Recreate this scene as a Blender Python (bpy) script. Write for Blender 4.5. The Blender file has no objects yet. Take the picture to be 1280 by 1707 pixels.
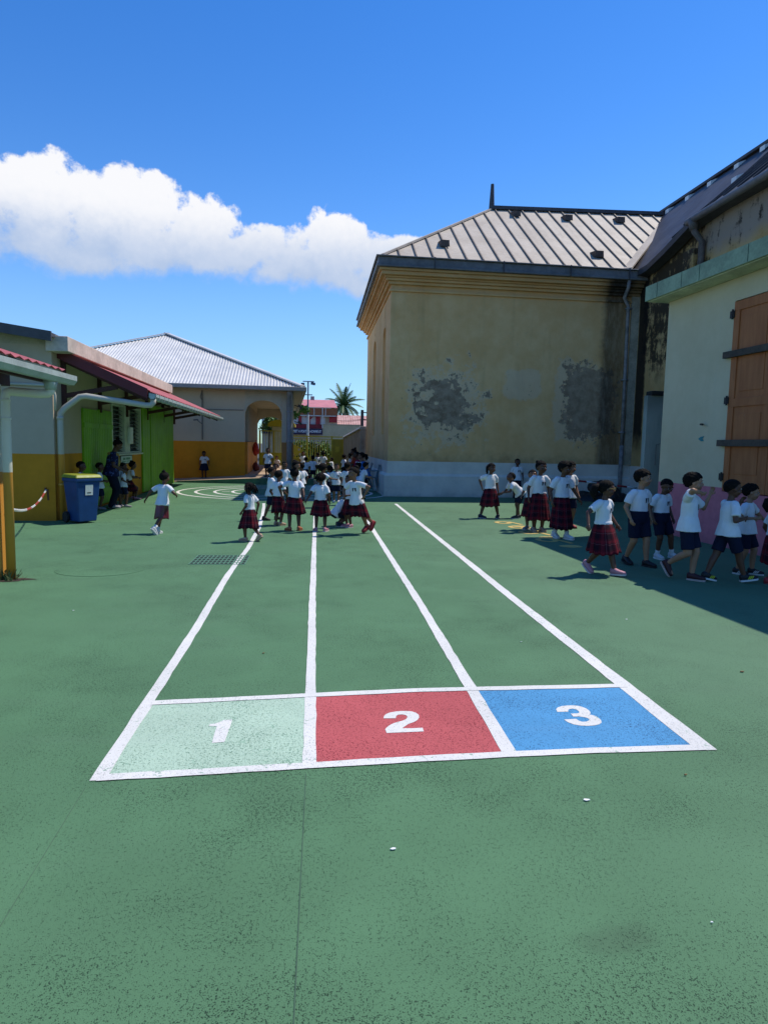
import bpy, bmesh, math, random
from mathutils import Vector, Matrix, noise
from mathutils.bvhtree import BVHTree

scene = bpy.context.scene
col = scene.collection
PI = math.pi
rad = math.radians
V = Vector
rng = random.Random(7)


# ------------------------------------------------------------------ mesh builder
class MB:
    """collects polygons and links them as ONE mesh object"""

    def __init__(s, fn=None):
        s.v = []
        s.f = []
        s.m = []
        s.uv = {}
        s.fn = fn

    def add(s, vs, fs, mi=0):
        o = len(s.v)
        for p in vs:
            p = V(p)
            s.v.append(s.fn(p) if s.fn else p)
        for f in fs:
            s.f.append([i + o for i in f])
            s.m.append(mi)
        return o

    def quad(s, a, b, c, d, mi=0):
        s.add([a, b, c, d], [(0, 1, 2, 3)], mi)

    def box(s, x0, x1, y0, y1, z0, z1, mi=0):
        vs = [(x, y, z) for z in (z0, z1) for y in (y0, y1) for x in (x0, x1)]
        s.add(vs, [(0, 2, 3, 1), (4, 5, 7, 6), (0, 1, 5, 4), (2, 6, 7, 3), (0, 4, 6, 2), (1, 3, 7, 5)], mi)

    def hexa(s, lo, hi, mi=0):
        """4 bottom points and 4 top points, both counter-clockwise from above"""
        s.add(list(lo) + list(hi), [(3, 2, 1, 0), (4, 5, 6, 7), (0, 1, 5, 4), (1, 2, 6, 5), (2, 3, 7, 6), (3, 0, 4, 7)], mi)

    def prism(s, pts, d, mi=0):
        """polygon swept along the vector d"""
        n = len(pts)
        d = V(d)
        a = [V(p) for p in pts]
        s.add(a + [p + d for p in a], [tuple(range(n - 1, -1, -1)), tuple(range(n, 2 * n))] +
              [(i, (i + 1) % n, n + (i + 1) % n, n + i) for i in range(n)], mi)

    def bar(s, a, b, w, h, mi=0, up=(0, 0, 1)):
        a, b = V(a), V(b)
        d = (b - a).normalized()
        u = V(up)
        if abs(d.dot(u)) > .98:
            u = V((0, 1, 0))
        r = d.cross(u).normalized() * w / 2
        u = r.cross(d).normalized() * h / 2
        vs = [p + i * r + j * u for p in (a, b) for i, j in ((-1, -1), (1, -1), (1, 1), (-1, 1))]
        s.add(vs, [(3, 2, 1, 0), (4, 5, 6, 7), (0, 1, 5, 4), (1, 2, 6, 5), (2, 3, 7, 6), (3, 0, 4, 7)], mi)

    def tube(s, path, r, seg=10, mi=0, caps=True):
        path = [V(p) for p in path]
        rs = r if isinstance(r, (list, tuple)) else [r] * len(path)
        vs = []
        prev = None
        for i, p in enumerate(path):
            a = path[max(0, i - 1)]
            b = path[min(len(path) - 1, i + 1)]
            d = (b - a).normalized()
            if prev is None:
                u = V((0, 0, 1)) if abs(d.z) < .9 else V((0, 1, 0))
                u = d.cross(u).normalized()
            else:
                u = (prev - d * prev.dot(d)).normalized()
            prev = u
            w = d.cross(u)
            for k in range(seg):
                t = 2 * PI * k / seg
                vs.append(p + (u * math.cos(t) + w * math.sin(t)) * rs[i])
        fs = [(i * seg + k, i * seg + (k + 1) % seg, (i + 1) * seg + (k + 1) % seg, (i + 1) * seg + k)
              for i in range(len(path) - 1) for k in range(seg)]
        if caps:
            fs += [tuple(range(seg - 1, -1, -1)), tuple((len(path) - 1) * seg + k for k in range(seg))]
        s.add(vs, fs, mi)

    def ball(s, c, ax, seg=14, rings=9, mi=0):
        """ellipsoid from a centre and three axis vectors (or one radius)"""
        c = V(c)
        if isinstance(ax, (int, float)):
            ax = (V((ax, 0, 0)), V((0, ax, 0)), V((0, 0, ax)))
        vs = [c + ax[2]]
        for j in range(1, rings):
            t = PI * j / rings
            for k in range(seg):
                p = 2 * PI * k / seg
                vs.append(c + ax[0] * (math.sin(t) * math.cos(p)) + ax[1] * (math.sin(t) * math.sin(p)) + ax[2] * math.cos(t))
        vs.append(c - ax[2])
        fs = [(0, 1 + k, 1 + (k + 1) % seg) for k in range(seg)]
        for j in range(rings - 2):
            o = 1 + j * seg
            fs += [(o + k, o + seg + k, o + seg + (k + 1) % seg, o + (k + 1) % seg) for k in range(seg)]
        o = 1 + (rings - 2) * seg
        fs += [(len(vs) - 1, o + (k + 1) % seg, o + k) for k in range(seg)]
        s.add(vs, fs, mi)

    def capsule(s, a, b, ra, rb, seg=12, mi=0, flat=False):
        a, b = V(a), V(b)
        d = b - a
        L = d.length
        d = d.normalized() if L > 1e-6 else V((0, 0, 1))
        if flat:
            s.tube([a, b], [ra, rb], seg, mi)
            return
        pts, rs = [], []
        for t in (-.98, -.8, -.5, -.2):
            pts.append(a + d * ra * t)
            rs.append(ra * math.sqrt(max(0, 1 - t * t)))
        for t in (0.02, .25, .5, .75, .98):
            pts.append(a.lerp(b, t))
            rs.append(ra + (rb - ra) * t)
        for t in (.2, .5, .8, .98):
            pts.append(b + d * rb * t)
            rs.append(rb * math.sqrt(max(0, 1 - t * t)))
        s.tube(pts, rs, seg, mi)

    def loft(s, cs, R, F, ws, ds, n=18, mi=0, caps=True):
        vs = []
        for c, w, d in zip(cs, ws, ds):
            for k in range(n):
                t = 2 * PI * k / n
                vs.append(V(c) + R * (w * math.cos(t)) + F * (d * math.sin(t)))
        m = len(cs)
        fs = [(i * n + k, i * n + (k + 1) % n, (i + 1) * n + (k + 1) % n, (i + 1) * n + k) for i in range(m - 1) for k in range(n)]
        if caps:
            fs += [tuple(range(n - 1, -1, -1)), tuple((m - 1) * n + k for k in range(n))]
        s.add(vs, fs, mi)

    def mesh(s, name):
        me = bpy.data.meshes.new(name)
        me.from_pydata([tuple(p) for p in s.v], [], s.f)
        me.update()
        return me

    def build(s, name, mats, parent=None, smooth=False, bevel=0, label=None, loc=None):
        me = s.mesh(name)
        if not isinstance(mats, (list, tuple)):
            mats = [mats]
        for m in mats:
            me.materials.append(m)
        if len(mats) > 1:
            me.polygons.foreach_set('material_index', s.m)
        if s.uv:
            uvl = me.uv_layers.new(name='UVMap')
            for l in me.loops:
                uvl.data[l.index].uv = s.uv.get(l.vertex_index, (0, 0))
        bm = bmesh.new()
        bm.from_mesh(me)
        bmesh.ops.recalc_face_normals(bm, faces=bm.faces)
        bm.to_mesh(me)
        bm.free()
        if smooth:
            me.polygons.foreach_set('use_smooth', [True] * len(me.polygons))
        o = bpy.data.objects.new(name, me)
        col.objects.link(o)
        if parent:
            o.parent = parent
        if loc:
            o.location = loc
        if bevel:
            b = o.modifiers.new('bevel', 'BEVEL')
            b.width = bevel
            b.segments = 2
            b.limit_method = 'ANGLE'
            b.angle_limit = rad(40)
        if label:
            o['label'] = label
        return o


def tag(o, label=None, cat=None, group=None, kind=None):
    if label:
        o['label'] = label
    if cat:
        o['category'] = cat
    if group:
        o['group'] = group
    if kind:
        o['kind'] = kind
    return o


def thing(name, label, cat, loc=(0, 0, 0), rz=0, group=None):
    o = bpy.data.objects.new(name, None)
    o.empty_display_size = .2
    col.objects.link(o)
    o.location = loc
    o.rotation_euler = (0, 0, rz)
    return tag(o, label, cat, group)


def evaluated_mesh(o, name):
    dg = bpy.context.evaluated_depsgraph_get()
    me = bpy.data.meshes.new_from_object(o.evaluated_get(dg))
    me.name = name
    return me


def remeshed(mb, voxel, it=2, name='mesh'):
    """one continuous surface from overlapping closed pieces"""
    me = mb.mesh('tmp')
    o = bpy.data.objects.new('tmp', me)
    col.objects.link(o)
    r = o.modifiers.new('r', 'REMESH')
    r.mode = 'VOXEL'
    r.voxel_size = voxel
    r.use_smooth_shade = True
    if it:
        m = o.modifiers.new('s', 'SMOOTH')
        m.factor = .5
        m.iterations = it
    out = evaluated_mesh(o, name)
    bpy.data.objects.remove(o)
    bpy.data.meshes.remove(me)
    return out


def cut(o, mb):
    """boolean recess in a wall"""
    me = mb.mesh('cutter')
    c = bpy.data.objects.new('cutter', me)
    col.objects.link(c)
    c.parent = o.parent
    m = o.modifiers.new('cut', 'BOOLEAN')
    m.operation = 'DIFFERENCE'
    m.solver = 'EXACT'
    m.object = c
    old = o.data
    o.data = evaluated_mesh(o, o.name)
    o.modifiers.clear()
    bpy.data.objects.remove(c)
    bpy.data.meshes.remove(me)


# ------------------------------------------------------------------ node helpers
class S:
    """a node socket with arithmetic"""

    def __init__(s, t, o):
        s.t = t
        s.o = o

    def put(s, sock):
        s.t.links.new(s.o, sock)

    def m(s, op, *a, clamp=False):
        n = s.t.nodes.new('ShaderNodeMath')
        n.operation = op
        n.use_clamp = clamp
        for i, x in enumerate((s,) + a):
            if isinstance(x, S):
                x.put(n.inputs[i])
            else:
                n.inputs[i].default_value = x
        return S(s.t, n.outputs[0])

    def __add__(s, b): return s.m('ADD', b)
    __radd__ = __add__
    def __sub__(s, b): return s.m('SUBTRACT', b)
    def __rsub__(s, b): return (s * -1) + b
    def __mul__(s, b): return s.m('MULTIPLY', b)
    __rmul__ = __mul__
    def __truediv__(s, b): return s.m('DIVIDE', b)
    def abs(s): return s.m('ABSOLUTE')
    def max(s, b): return s.m('MAXIMUM', b)
    def min(s, b): return s.m('MINIMUM', b)
    def clamp(s): return s.m('ADD', 0.0, clamp=True)
    def gt(s, b): return s.m('GREATER_THAN', b)
    def lt(s, b): return s.m('LESS_THAN', b)
    def sin(s): return s.m('SINE')
    def pow(s, b): return s.m('POWER', b)
    def sqrt(s): return s.m('SQRT')
    def fract(s): return s.m('FRACT')

    def step(s, a, b):
        """smooth 0 to 1 as the value goes from a to b"""
        n = s.t.nodes.new('ShaderNodeMapRange')
        n.interpolation_type = 'SMOOTHSTEP'
        flip = a > b
        if flip:
            a, b = b, a
        s.put(n.inputs[0])
        n.inputs[1].default_value = a
        n.inputs[2].default_value = b
        n.inputs[3].default_value = 1 if flip else 0
        n.inputs[4].default_value = 0 if flip else 1
        return S(s.t, n.outputs[0])


def lin(r, g, b):
    f = lambda c: (c / 12.92 if c <= .04045 else ((c + .055) / 1.055) ** 2.4)
    return (f(r / 255), f(g / 255), f(b / 255))


class Mat:
    def __init__(s, name, coord='Object'):
        s.m = bpy.data.materials.new(name)
        s.m.use_nodes = True
        s.t = s.m.node_tree
        s.b = s.t.nodes['Principled BSDF']
        tc = s.t.nodes.new('ShaderNodeTexCoord')
        s.p = S(s.t, tc.outputs[coord])
        sx = s.t.nodes.new('ShaderNodeSeparateXYZ')
        s.p.put(sx.inputs[0])
        s.x, s.y, s.z = (S(s.t, sx.outputs[i]) for i in range(3))

    def scaled(s, k):
        n = s.t.nodes.new('ShaderNodeVectorMath')
        n.operation = 'MULTIPLY'
        s.p.put(n.inputs[0])
        n.inputs[1].default_value = k
        return S(s.t, n.outputs[0])

    def noise(s, scale, detail=3, rough=.55, vec=None, dist=0, seed=0):
        n = s.t.nodes.new('ShaderNodeTexNoise')
        n.noise_dimensions = '4D' if seed else '3D'
        if seed:
            n.inputs['W'].default_value = seed
        (vec or s.p).put(n.inputs['Vector'])
        n.inputs['Scale'].default_value = scale
        n.inputs['Detail'].default_value = detail
        n.inputs['Roughness'].default_value = rough
        n.inputs['Distortion'].default_value = dist
        return S(s.t, n.outputs[0])

    def voro(s, scale, vec=None, out='Distance', rnd=1):
        n = s.t.nodes.new('ShaderNodeTexVoronoi')
        (vec or s.p).put(n.inputs['Vector'])
        n.inputs['Scale'].default_value = scale
        n.inputs['Randomness'].default_value = rnd
        return S(s.t, n.outputs[out])

    def mix(s, f, a, b):
        n = s.t.nodes.new('ShaderNodeMix')
        n.data_type = 'RGBA'
        for sock, x in ((n.inputs[0], f), (n.inputs[6], a), (n.inputs[7], b)):
            if isinstance(x, S):
                x.put(sock)
            elif isinstance(x, (int, float)):
                sock.default_value = x
            else:
                sock.default_value = (*x, 1)
        return S(s.t, n.outputs[2])

    def done(s, color, rough=.6, bump=None, bs=.3, bd=.01, metal=0, spec=.4):
        b = s.b
        for sock, x in ((b.inputs['Base Color'], color), (b.inputs['Roughness'], rough), (b.inputs['Metallic'], metal),
                        (b.inputs['Specular IOR Level'], spec)):
            if isinstance(x, S):
                x.put(sock)
            elif isinstance(x, (int, float)):
                sock.default_value = x
            else:
                sock.default_value = (*x, 1)
        if bump is not None:
            n = s.t.nodes.new('ShaderNodeBump')
            n.inputs['Strength'].default_value = bs
            n.inputs['Distance'].default_value = bd
            bump.put(n.inputs['Height'])
            s.t.links.new(n.outputs[0], b.inputs['Normal'])
        return s.m


_cache = {}


def plain(name, c, rough=.6, var=.12, scale=6, bump=.0, metal=0, spec=.4, bscale=60):
    """a worn, slightly uneven surface of one colour"""
    if name in _cache:
        return _cache[name]
    M = Mat(name)
    n = M.noise(scale, 4, .6) * .7 + M.noise(scale * 9, 2, .5) * .3
    dark = tuple(x * (1 - var * 1.6) for x in c)
    lite = tuple(min(1, x * (1 + var)) for x in c)
    colr = M.mix(n.step(.3, .7), dark, lite)
    r = _cache[name] = M.done(colr, M.noise(scale * 2, 2) * .2 + (rough - .1), M.noise(bscale, 3) if bump else None, bump, .01, metal, spec)
    return r


# ------------------------------------------------------------------ camera, sun, sky
def setup_camera():
    H, F, CX, CY, ROLL = 1.42, 1100.0, 640.0, 853.5, .02
    ray = lambda x, y: V((x - CX, -(y - CY), -F))
    yc = ray(529, 740).normalized()
    h = ray(1529, 740 + 1000 * ROLL)
    zc = (h - ray(529, 740)).cross(yc).normalized()
    if zc.y < 0:
        zc = -zc
    xc = yc.cross(zc).normalized()
    rot = Matrix((xc, yc, zc))          # camera to world
    cam = bpy.data.cameras.new('camera')
    cam.sensor_fit = 'VERTICAL'
    cam.sensor_height = 24
    cam.lens = 24 * F / 1707
    cam.clip_start = .05
    cam.clip_end = 3000
    o = bpy.data.objects.new('camera', cam)
    o.matrix_world = Matrix.Translation((0, 0, H)) @ rot.to_4x4()
    col.objects.link(o)
    scene.camera = o


setup_camera()
SUN = V((.56, .25, 1.0)).normalized()
sun = bpy.data.lights.new('sun', 'SUN')
sun.energy = 3.4
sun.angle = rad(.53)
sun.color = (1.0, .95, .86)
so = bpy.data.objects.new('sun', sun)
so.rotation_euler = SUN.to_track_quat('Z', 'Y').to_euler()
so.location = SUN * 60
col.objects.link(so)


def setup_sky():
    w = bpy.data.worlds.new('World')
    scene.world = w
    w.use_nodes = True
    t = w.node_tree
    bg = t.nodes['Background']
    sky = t.nodes.new('ShaderNodeTexSky')
    sky.sky_type = 'NISHITA'
    sky.sun_disc = False
    sky.sun_elevation = math.asin(SUN.z)
    sky.sun_rotation = math.atan2(SUN.x, SUN.y)
    sky.altitude = 0
    sky.air_density = 1.0
    sky.dust_density = .05
    sky.ozone_density = 2.2
    tc = t.nodes.new('ShaderNodeTexCoord')
    d = S(t, tc.outputs['Generated'])
    sx = t.nodes.new('ShaderNodeSeparateXYZ')
    d.put(sx.inputs[0])
    x, y, z = (S(t, sx.outputs[i]) for i in range(3))
    az = x.m('ARCTAN2', y) * (180 / PI)
    el = z.m('ARCSINE') * (180 / PI)
    co = t.nodes.new('ShaderNodeCombineXYZ')
    az.put(co.inputs[0])
    el.put(co.inputs[1])
    pos = S(t, co.outputs[0])

    def noise_(scale, detail, rough, off=(0, 0, 0)):
        a = t.nodes.new('ShaderNodeVectorMath')
        a.operation = 'ADD'
        pos.put(a.inputs[0])
        a.inputs[1].default_value = off
        n = t.nodes.new('ShaderNodeTexNoise')
        t.links.new(a.outputs[0], n.inputs['Vector'])
        n.inputs['Scale'].default_value = scale
        n.inputs['Detail'].default_value = detail
        n.inputs['Roughness'].default_value = rough
        return S(t, n.outputs[0])

    def body(dx, dy):
        r = None
        for a, e, ra, re in CLOUD:
            q = (((az - (a - dx)) / ra).pow(2) + ((el - (e - dy)) / re).pow(2)).sqrt()
            q = 1 - q
            r = q if r is None else r.m('SMOOTH_MAX', q, .35)
        return r
    puff = noise_(.33, 6, .58)
    fine = noise_(1.1, 6, .6, (9, 3, 0))
    den = body(0, 0) + (puff - .5) * 1.75 + (fine - .5) * .32
    low = el.step(18.0, 12.5)                      # the flat base is ragged and thin, the crowns are crisp
    mask = (den / (low * .50 + .22)).step(.0, 1.0)
    lit = (body(2.4, 3.0) + (noise_(.33, 7, .62, (2.4, 3.0, 0)) - .5) * 1.5)
    shade = (lit - den).step(-.55, .75)           # denser towards the sun: the thin, bright side of the cloud
    base = el.step(13.5, 19.5)
    bright = (base * .42 + .58) * (.80 + .24 * (1 - shade)) * (.88 + fine * .2)
    mx = t.nodes.new('ShaderNodeMix')
    mx.data_type = 'RGBA'
    tint = t.nodes.new('ShaderNodeMix')
    tint.data_type = 'RGBA'
    bright.step(.46, 1.0).put(tint.inputs[0])
    K = .74 / SKY
    tint.inputs[6].default_value = (.48 * K, .60 * K, .82 * K, 1)
    tint.inputs[7].default_value = (1.0 * K, 1.0 * K, 1.02 * K, 1)
    hs = t.nodes.new('ShaderNodeHueSaturation')
    hs.inputs['Saturation'].default_value = 1.37
    hs.inputs['Hue'].default_value = .511
    t.links.new(sky.outputs[0], hs.inputs['Color'])
    (mask * .97).put(mx.inputs[0])
    deep = t.nodes.new('ShaderNodeMix')
    deep.data_type = 'RGBA'
    deep.blend_type = 'MULTIPLY'
    (el.step(13, -1) * 1.0).put(deep.inputs[0])
    t.links.new(hs.outputs[0], deep.inputs[6])
    deep.inputs[7].default_value = (.36, .56, .86, 1)
    t.links.new(deep.outputs[2], mx.inputs[6])
    t.links.new(tint.outputs[2], mx.inputs[7])
    t.links.new(mx.outputs[2], bg.inputs[0])
    bg.inputs[1].default_value = SKY


# azimuth, elevation (degrees) and half sizes of the cumulus lumps
CLOUD = [
    (-22.6, 17.2, 4.0, 2.7),
    (-15.7, 15.2, 5.4, 2.9),
    (-6.5, 14.9, 4.6, 1.8),
    (-1.6, 14.6, 4.5, 1.9),
    (2.9, 15.2, 4.5, 2.2),
    (-26.0, 15.6, 4.5, 3.4),
    (-20.2, 17.4, 3.7, 2.7),
    (-21.5, 14.4, 4.5, 2.4),
    (-17.4, 16.2, 3.0, 2.4),
    (-14.1, 17.4, 3.4, 3.0),
    (-13.5, 14.5, 5.6, 2.1),
    (-9.8, 16.6, 3.8, 2.3),
    (-8.9, 14.5, 5.3, 2.0),
    (-5.0, 15.7, 3.4, 1.7),
    (-3.1, 14.0, 4.5, 1.6),
    (0.9, 16.5, 3.8, 2.2),
    (1.4, 13.8, 5.0, 1.6),
    (5.4, 14.8, 4.0, 2.0),
    (7.9, 15.8, 2.5, 1.4),
    (4.0, 12.9, 3.0, 1.2),
    (-17.8, 13.6, 4.8, 1.6),
]
SKY = .14
setup_sky()
scene.view_settings.view_transform = 'Standard'
scene.view_settings.look = 'None'
scene.view_settings.exposure = .40
scene.view_settings.gamma = 1


# ------------------------------------------------------------------ ground and painted markings
def court_material(name, base, speck, worn=.5, bump=.5, under=None):
    M = Mat(name)
    big = M.noise(.55, 5, .6)
    mid = M.noise(2.3, 4, .6, seed=3)
    streak = M.noise(1.0, 4, .6, vec=M.scaled((.5, 2.6, 1)), seed=5)
    c1 = tuple(x * .88 for x in base)
    c2 = tuple(min(1, x * 1.07) for x in base)
    grey = tuple(x * .72 + sum(base) / 3 * .36 for x in base)
    c = M.mix((big * .6 + mid * .4).step(.36, .64), c1, c2)
    c = M.mix(streak.step(.5, .75) * .26, c, grey)
    # open, worn aggregate: dark pits that gather in patches
    grain = M.noise(210, 2, .6, seed=1) * .62 + M.noise(75, 2, .6, seed=21) * .38
    patch = (M.noise(.9, 4, .65, seed=8) * .6 + M.noise(3.6, 3, .6, seed=4) * .4).step(.40, .66)
    thr = grain + patch * .045 * worn * 2 + .012
    pit = thr.step(.575, .635)
    fine = M.noise(330, 2, .6, seed=2)
    c = M.mix(fine.step(.38, .62) * .34, c, tuple(x * .62 for x in base))
    c = M.mix(pit * (.72 + patch * .25), c, speck)
    if under:                                   # paint rubbed through to the court colour
        rub = (M.noise(11, 4, .7, seed=31) * .55 + M.noise(70, 2, .6, seed=32) * .45 + patch * .05).step(.60, .66)
        c = M.mix(rub * .7, c, under)
    else:
        ox, oy = M.x + (mid - .5) * .3 - .843, M.y + (big - .5) * .3 - 1.715
        stain = ((ox * ox + oy * oy * 2.5).sqrt() + (grain - .5) * .45 + (mid - .5) * .2).step(.12, .03)
        c = M.mix(stain * .25, c, (.03, .028, .024))
        side = (M.x + (big - .5) * 3).step(.6, 3.2)
        c = M.mix(side * .25, c, tuple(x * .6 + sum(base) / 3 * .55 for x in base))
    dirt = (M.noise(.35, 6, .7, seed=11).step(.60, .78)) * .14
    c = M.mix(dirt, c, tuple(x * .55 + .012 for x in base))
    h = fine * .35 + grain * .5 - pit * .9
    return M.done(c, .82, h, bump, .006, spec=.25)


green = court_material('court_green', (.094, .205, .100), (.012, .032, .017), .62)
ground_m = plain('dusty_asphalt', (.10, .10, .095), .9, .2, .5, bump=.2)
white_p = court_material('line_white', (.76, .735, .68), (.33, .33, .31), .30, .35, (.15, .30, .19))
mint_p = court_material('box_mint', (.45, .60, .45), (.10, .20, .13), .5, .5, (.20, .36, .24))
red_p = court_material('box_red', (.52, .105, .108), (.15, .014, .022), .5, .5, (.30, .07, .07))
blue_p = court_material('box_blue', (.085, .31, .56), (.008, .04, .11), .6, .5, (.05, .16, .30))
yellow_p = court_material('mark_yellow', (.60, .42, .10), (.2, .14, .04), .5)


def flat(name, polys, z, m, label=None):
    mb = MB()
    for p in polys:
        mb.add([(x, y, z) for x, y in p], [tuple(range(len(p)))])
    o = mb.build(name, m)
    for p in o.data.polygons:
        pass
    bm = bmesh.new()
    bm.from_mesh(o.data)
    for f in bm.faces:
        if f.normal.z < 0:
            f.normal_flip()
    bm.to_mesh(o.data)
    bm.free()
    return tag(o, label, None, None, 'structure')


def ribbon(pts, w, closed=False):
    """polygons of a painted stroke along 2-D points"""
    n = len(pts)
    L, R = [], []
    for i, p in enumerate(pts):
        a = V(pts[(i - 1) % n] if closed or i else p)
        b = V(pts[(i + 1) % n] if closed or i < n - 1 else p)
        d = (b - a).normalized()
        nn = V((-d.y, d.x))
        ww = w[i] if isinstance(w, (list, tuple)) else w
        L.append(V(p) + nn * ww / 2)
        R.append(V(p) - nn * ww / 2)
    k = n if closed else n - 1
    return [[R[i], R[(i + 1) % n], L[(i + 1) % n], L[i]] for i in range(k)]


flat('ground', [[(-600, -300), (600, -300), (600, 1500), (-600, 1500)]], -.012, ground_m, 'dusty ground reaching the horizon')
flat('playground_surface', [[(-14, -8), (14, -8), (14, 36.5), (-14, 36.5)]], 0, green, 'green rubbery play court surface')
flat('painted_box_mint', [[(-.90, 2.755), (-.02, 2.81), (-.02, 3.63), (-.87, 3.57)]], .0015, mint_p, 'pale mint green start box')
flat('painted_box_red', [[(-.019, 2.81), (.90, 2.862), (.93, 3.69), (-.019, 3.63)]], .0015, red_p, 'red start box')
flat('painted_box_blue', [[(.905, 2.862), (1.86, 2.876), (1.86, 3.70), (.935, 3.69)]], .0015, blue_p, 'blue start box')


def brushed(pts, w, step=.11):
    """a stroke whose edges wander a few millimetres like hand painted lines"""
    P_, W_ = [], []
    for i in range(len(pts) - 1):
        a, b = V(pts[i]), V(pts[i + 1])
        n = max(1, int((b - a).length / step))
        wa = w[i] if isinstance(w, (list, tuple)) else w
        wb = w[i + 1] if isinstance(w, (list, tuple)) else w
        for k in range(n + (i == len(pts) - 2)):
            t = k / n
            q = a.lerp(b, t)
            end = (i == 0 and k == 0) or (i == len(pts) - 2 and k == n)
            P_.append(q + (V((0, 0)) if end else V((rng.uniform(-.002, .002), rng.uniform(-.002, .002)))))
            W_.append(wa + (wb - wa) * t + (0 if end else rng.uniform(-.005, .005)))
    return ribbon(P_, W_)


lanes = []
lanes += brushed([(-.90, 2.735), (-.905, 4.95), (-.94, 7.1), (-.93, 7.95), (-.915, 9.0), (-.96, 11.2), (-1.05, 13.0), (-1.17, 14.83), (-1.24, 15.7)], .064)
lanes += brushed([(-.021, 2.80), (-.03, 5.96), (-.03, 14.3), (-.03, 15.9)], .06)
lanes += brushed([(.907, 2.835), (.938, 5.95), (.945, 11.24), (1.02, 15.07), (1.03, 15.9)], .07)
lanes += brushed([(1.864, 2.849), (1.855, 6.18), (1.915, 15.95)], [.10, .09, .07])
flat('painted_lane_lines', lanes, .003, white_p, 'four white running lane lines')
cross = brushed([(-.905, 2.756), (-.046, 2.809), (.478, 2.841), (.90, 2.862), (1.32, 2.876), (1.862, 2.876)], .056)
cross += brushed([(-.88, 3.566), (-.046, 3.635), (.61, 3.684), (.903, 3.689), (1.865, 3.698)], .058)
flat('painted_cross_lines', cross, .0045, white_p, 'two white lines across the start boxes')


def arc(cx, cy, rx, ry, a0, a1, n=18):
    return [(cx + rx * math.cos(rad(a0 + (a1 - a0) * i / n)), cy + ry * math.sin(rad(a0 + (a1 - a0) * i / n))) for i in range(n + 1)]


# numerals, drawn as bold strokes lying on the boxes
ONE = [(-0.4817, 3.0596), (-0.4241, 3.0675), (-0.4222, 3.15), (-0.42, 3.2271), (-0.4196, 3.3237), (-0.4618, 3.3207), (-0.4794, 3.2958), (-0.5021, 3.2792), (-0.5245, 3.2754), (-0.5267, 3.2529), (-0.486, 3.2481), (-0.486, 3.1726)]
TWO = [(0.355, 3.1217), (0.5422, 3.1296), (0.5427, 3.1725), (0.4873, 3.1691), (0.4384, 3.1728), (0.4563, 3.1949), (0.4773, 3.2217), (0.5088, 3.2433), (0.5298, 3.2657), (0.5446, 3.2969), (0.5478, 3.3321), (0.5373, 3.3603), (0.5173, 3.3793), (0.4908, 3.3863), (0.4591, 3.3879), (0.4264, 3.3818), (0.3979, 3.3704), (0.3757, 3.3522), (0.3632, 3.3282), (0.3568, 3.2979), (0.4208, 3.2955), (0.4265, 3.3249), (0.4396, 3.3406), (0.4602, 3.3433), (0.475, 3.3359), (0.4844, 3.3218), (0.4829, 3.3029), (0.472, 3.2794), (0.4545, 3.2645), (0.4286, 3.2502), (0.405, 3.236), (0.3833, 3.2166), (0.3643, 3.1899), (0.3521, 3.1657)]
THREE = [(1.3042, 3.2321), (1.3722, 3.2369), (1.3769, 3.2138), (1.3904, 3.1988), (1.4133, 3.2001), (1.4332, 3.214), (1.4413, 3.2299), (1.4357, 3.2468), (1.4203, 3.2576), (1.4012, 3.2667), (1.3681, 3.2657), (1.3699, 3.3063), (1.4056, 3.3058), (1.4202, 3.3133), (1.4265, 3.3324), (1.4234, 3.3571), (1.408, 3.3699), (1.3861, 3.3661), (1.3721, 3.3527), (1.3669, 3.332), (1.3048, 3.3318), (1.3104, 3.3665), (1.328, 3.3905), (1.3583, 3.4084), (1.3966, 3.4159), (1.432, 3.4155), (1.462, 3.4016), (1.4822, 3.3718), (1.4877, 3.3361), (1.481, 3.3053), (1.4663, 3.2889), (1.4873, 3.2742), (1.4982, 3.2468), (1.4979, 3.2138), (1.4894, 3.185), (1.4675, 3.1638), (1.4372, 3.1516), (1.3968, 3.1475), (1.3609, 3.1539), (1.3315, 3.17), (1.312, 3.1979)]
flat('painted_number_one', [ONE], .003, white_p, 'white numeral 1')
flat('painted_number_two', [TWO], .003, white_p, 'white numeral 2')
flat('painted_number_three', [THREE], .003, white_p, 'white numeral 3')
rings = []
for r in (3.0, 2.52, 2.0, 1.5):
    rings += ribbon([(-.92 + r * math.cos(2 * PI * k / 72), 19.45 + r * .97 * math.sin(2 * PI * k / 72)) for k in range(72)], .085, True)
rings += ribbon([(-2.72, 19.4), (-2.5, 19.45)], .09)
flat('painted_rings', rings, .004, white_p, 'white concentric rings')
# the row of yellow looped figures on the right
yel, yel2, yel3 = [], [], []
for cx, cy, s in ((3.62, 11.95, .9), (3.68, 11.25, .9), (3.66, 10.52, 1.0), (3.66, 9.62, 1.0)):
    yel += ribbon([(cx - .10 + .13 * s * math.cos(a), cy + .25 * s + .17 * s * math.sin(a)) for a in [2 * PI * k / 20 for k in range(20)]], .085, True)
    yel2 += ribbon([(cx + .05, cy + .40 * s), (cx + .12, cy + .12 * s), (cx + .17, cy - .10 * s)], .08)
    yel3 += [[(cx + .04 + .17 * s * math.cos(a), cy - .38 * s + .13 * s * math.sin(a)) for a in [2 * PI * k / 24 for k in range(24)]]]
flat('painted_yellow_bars', yel2, .0045, yellow_p, 'yellow slanting bars of the painted figures')
flat('painted_yellow_spots', yel3, .003, yellow_p, 'yellow oval spots of the painted figures')
flat('painted_yellow_figures', yel, .004, yellow_p, 'row of worn yellow looped figures')
flat('painted_short_line', ribbon([(5.55, 15.25), (6.05, 15.3)], .07), .004, white_p, 'short white line')
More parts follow.
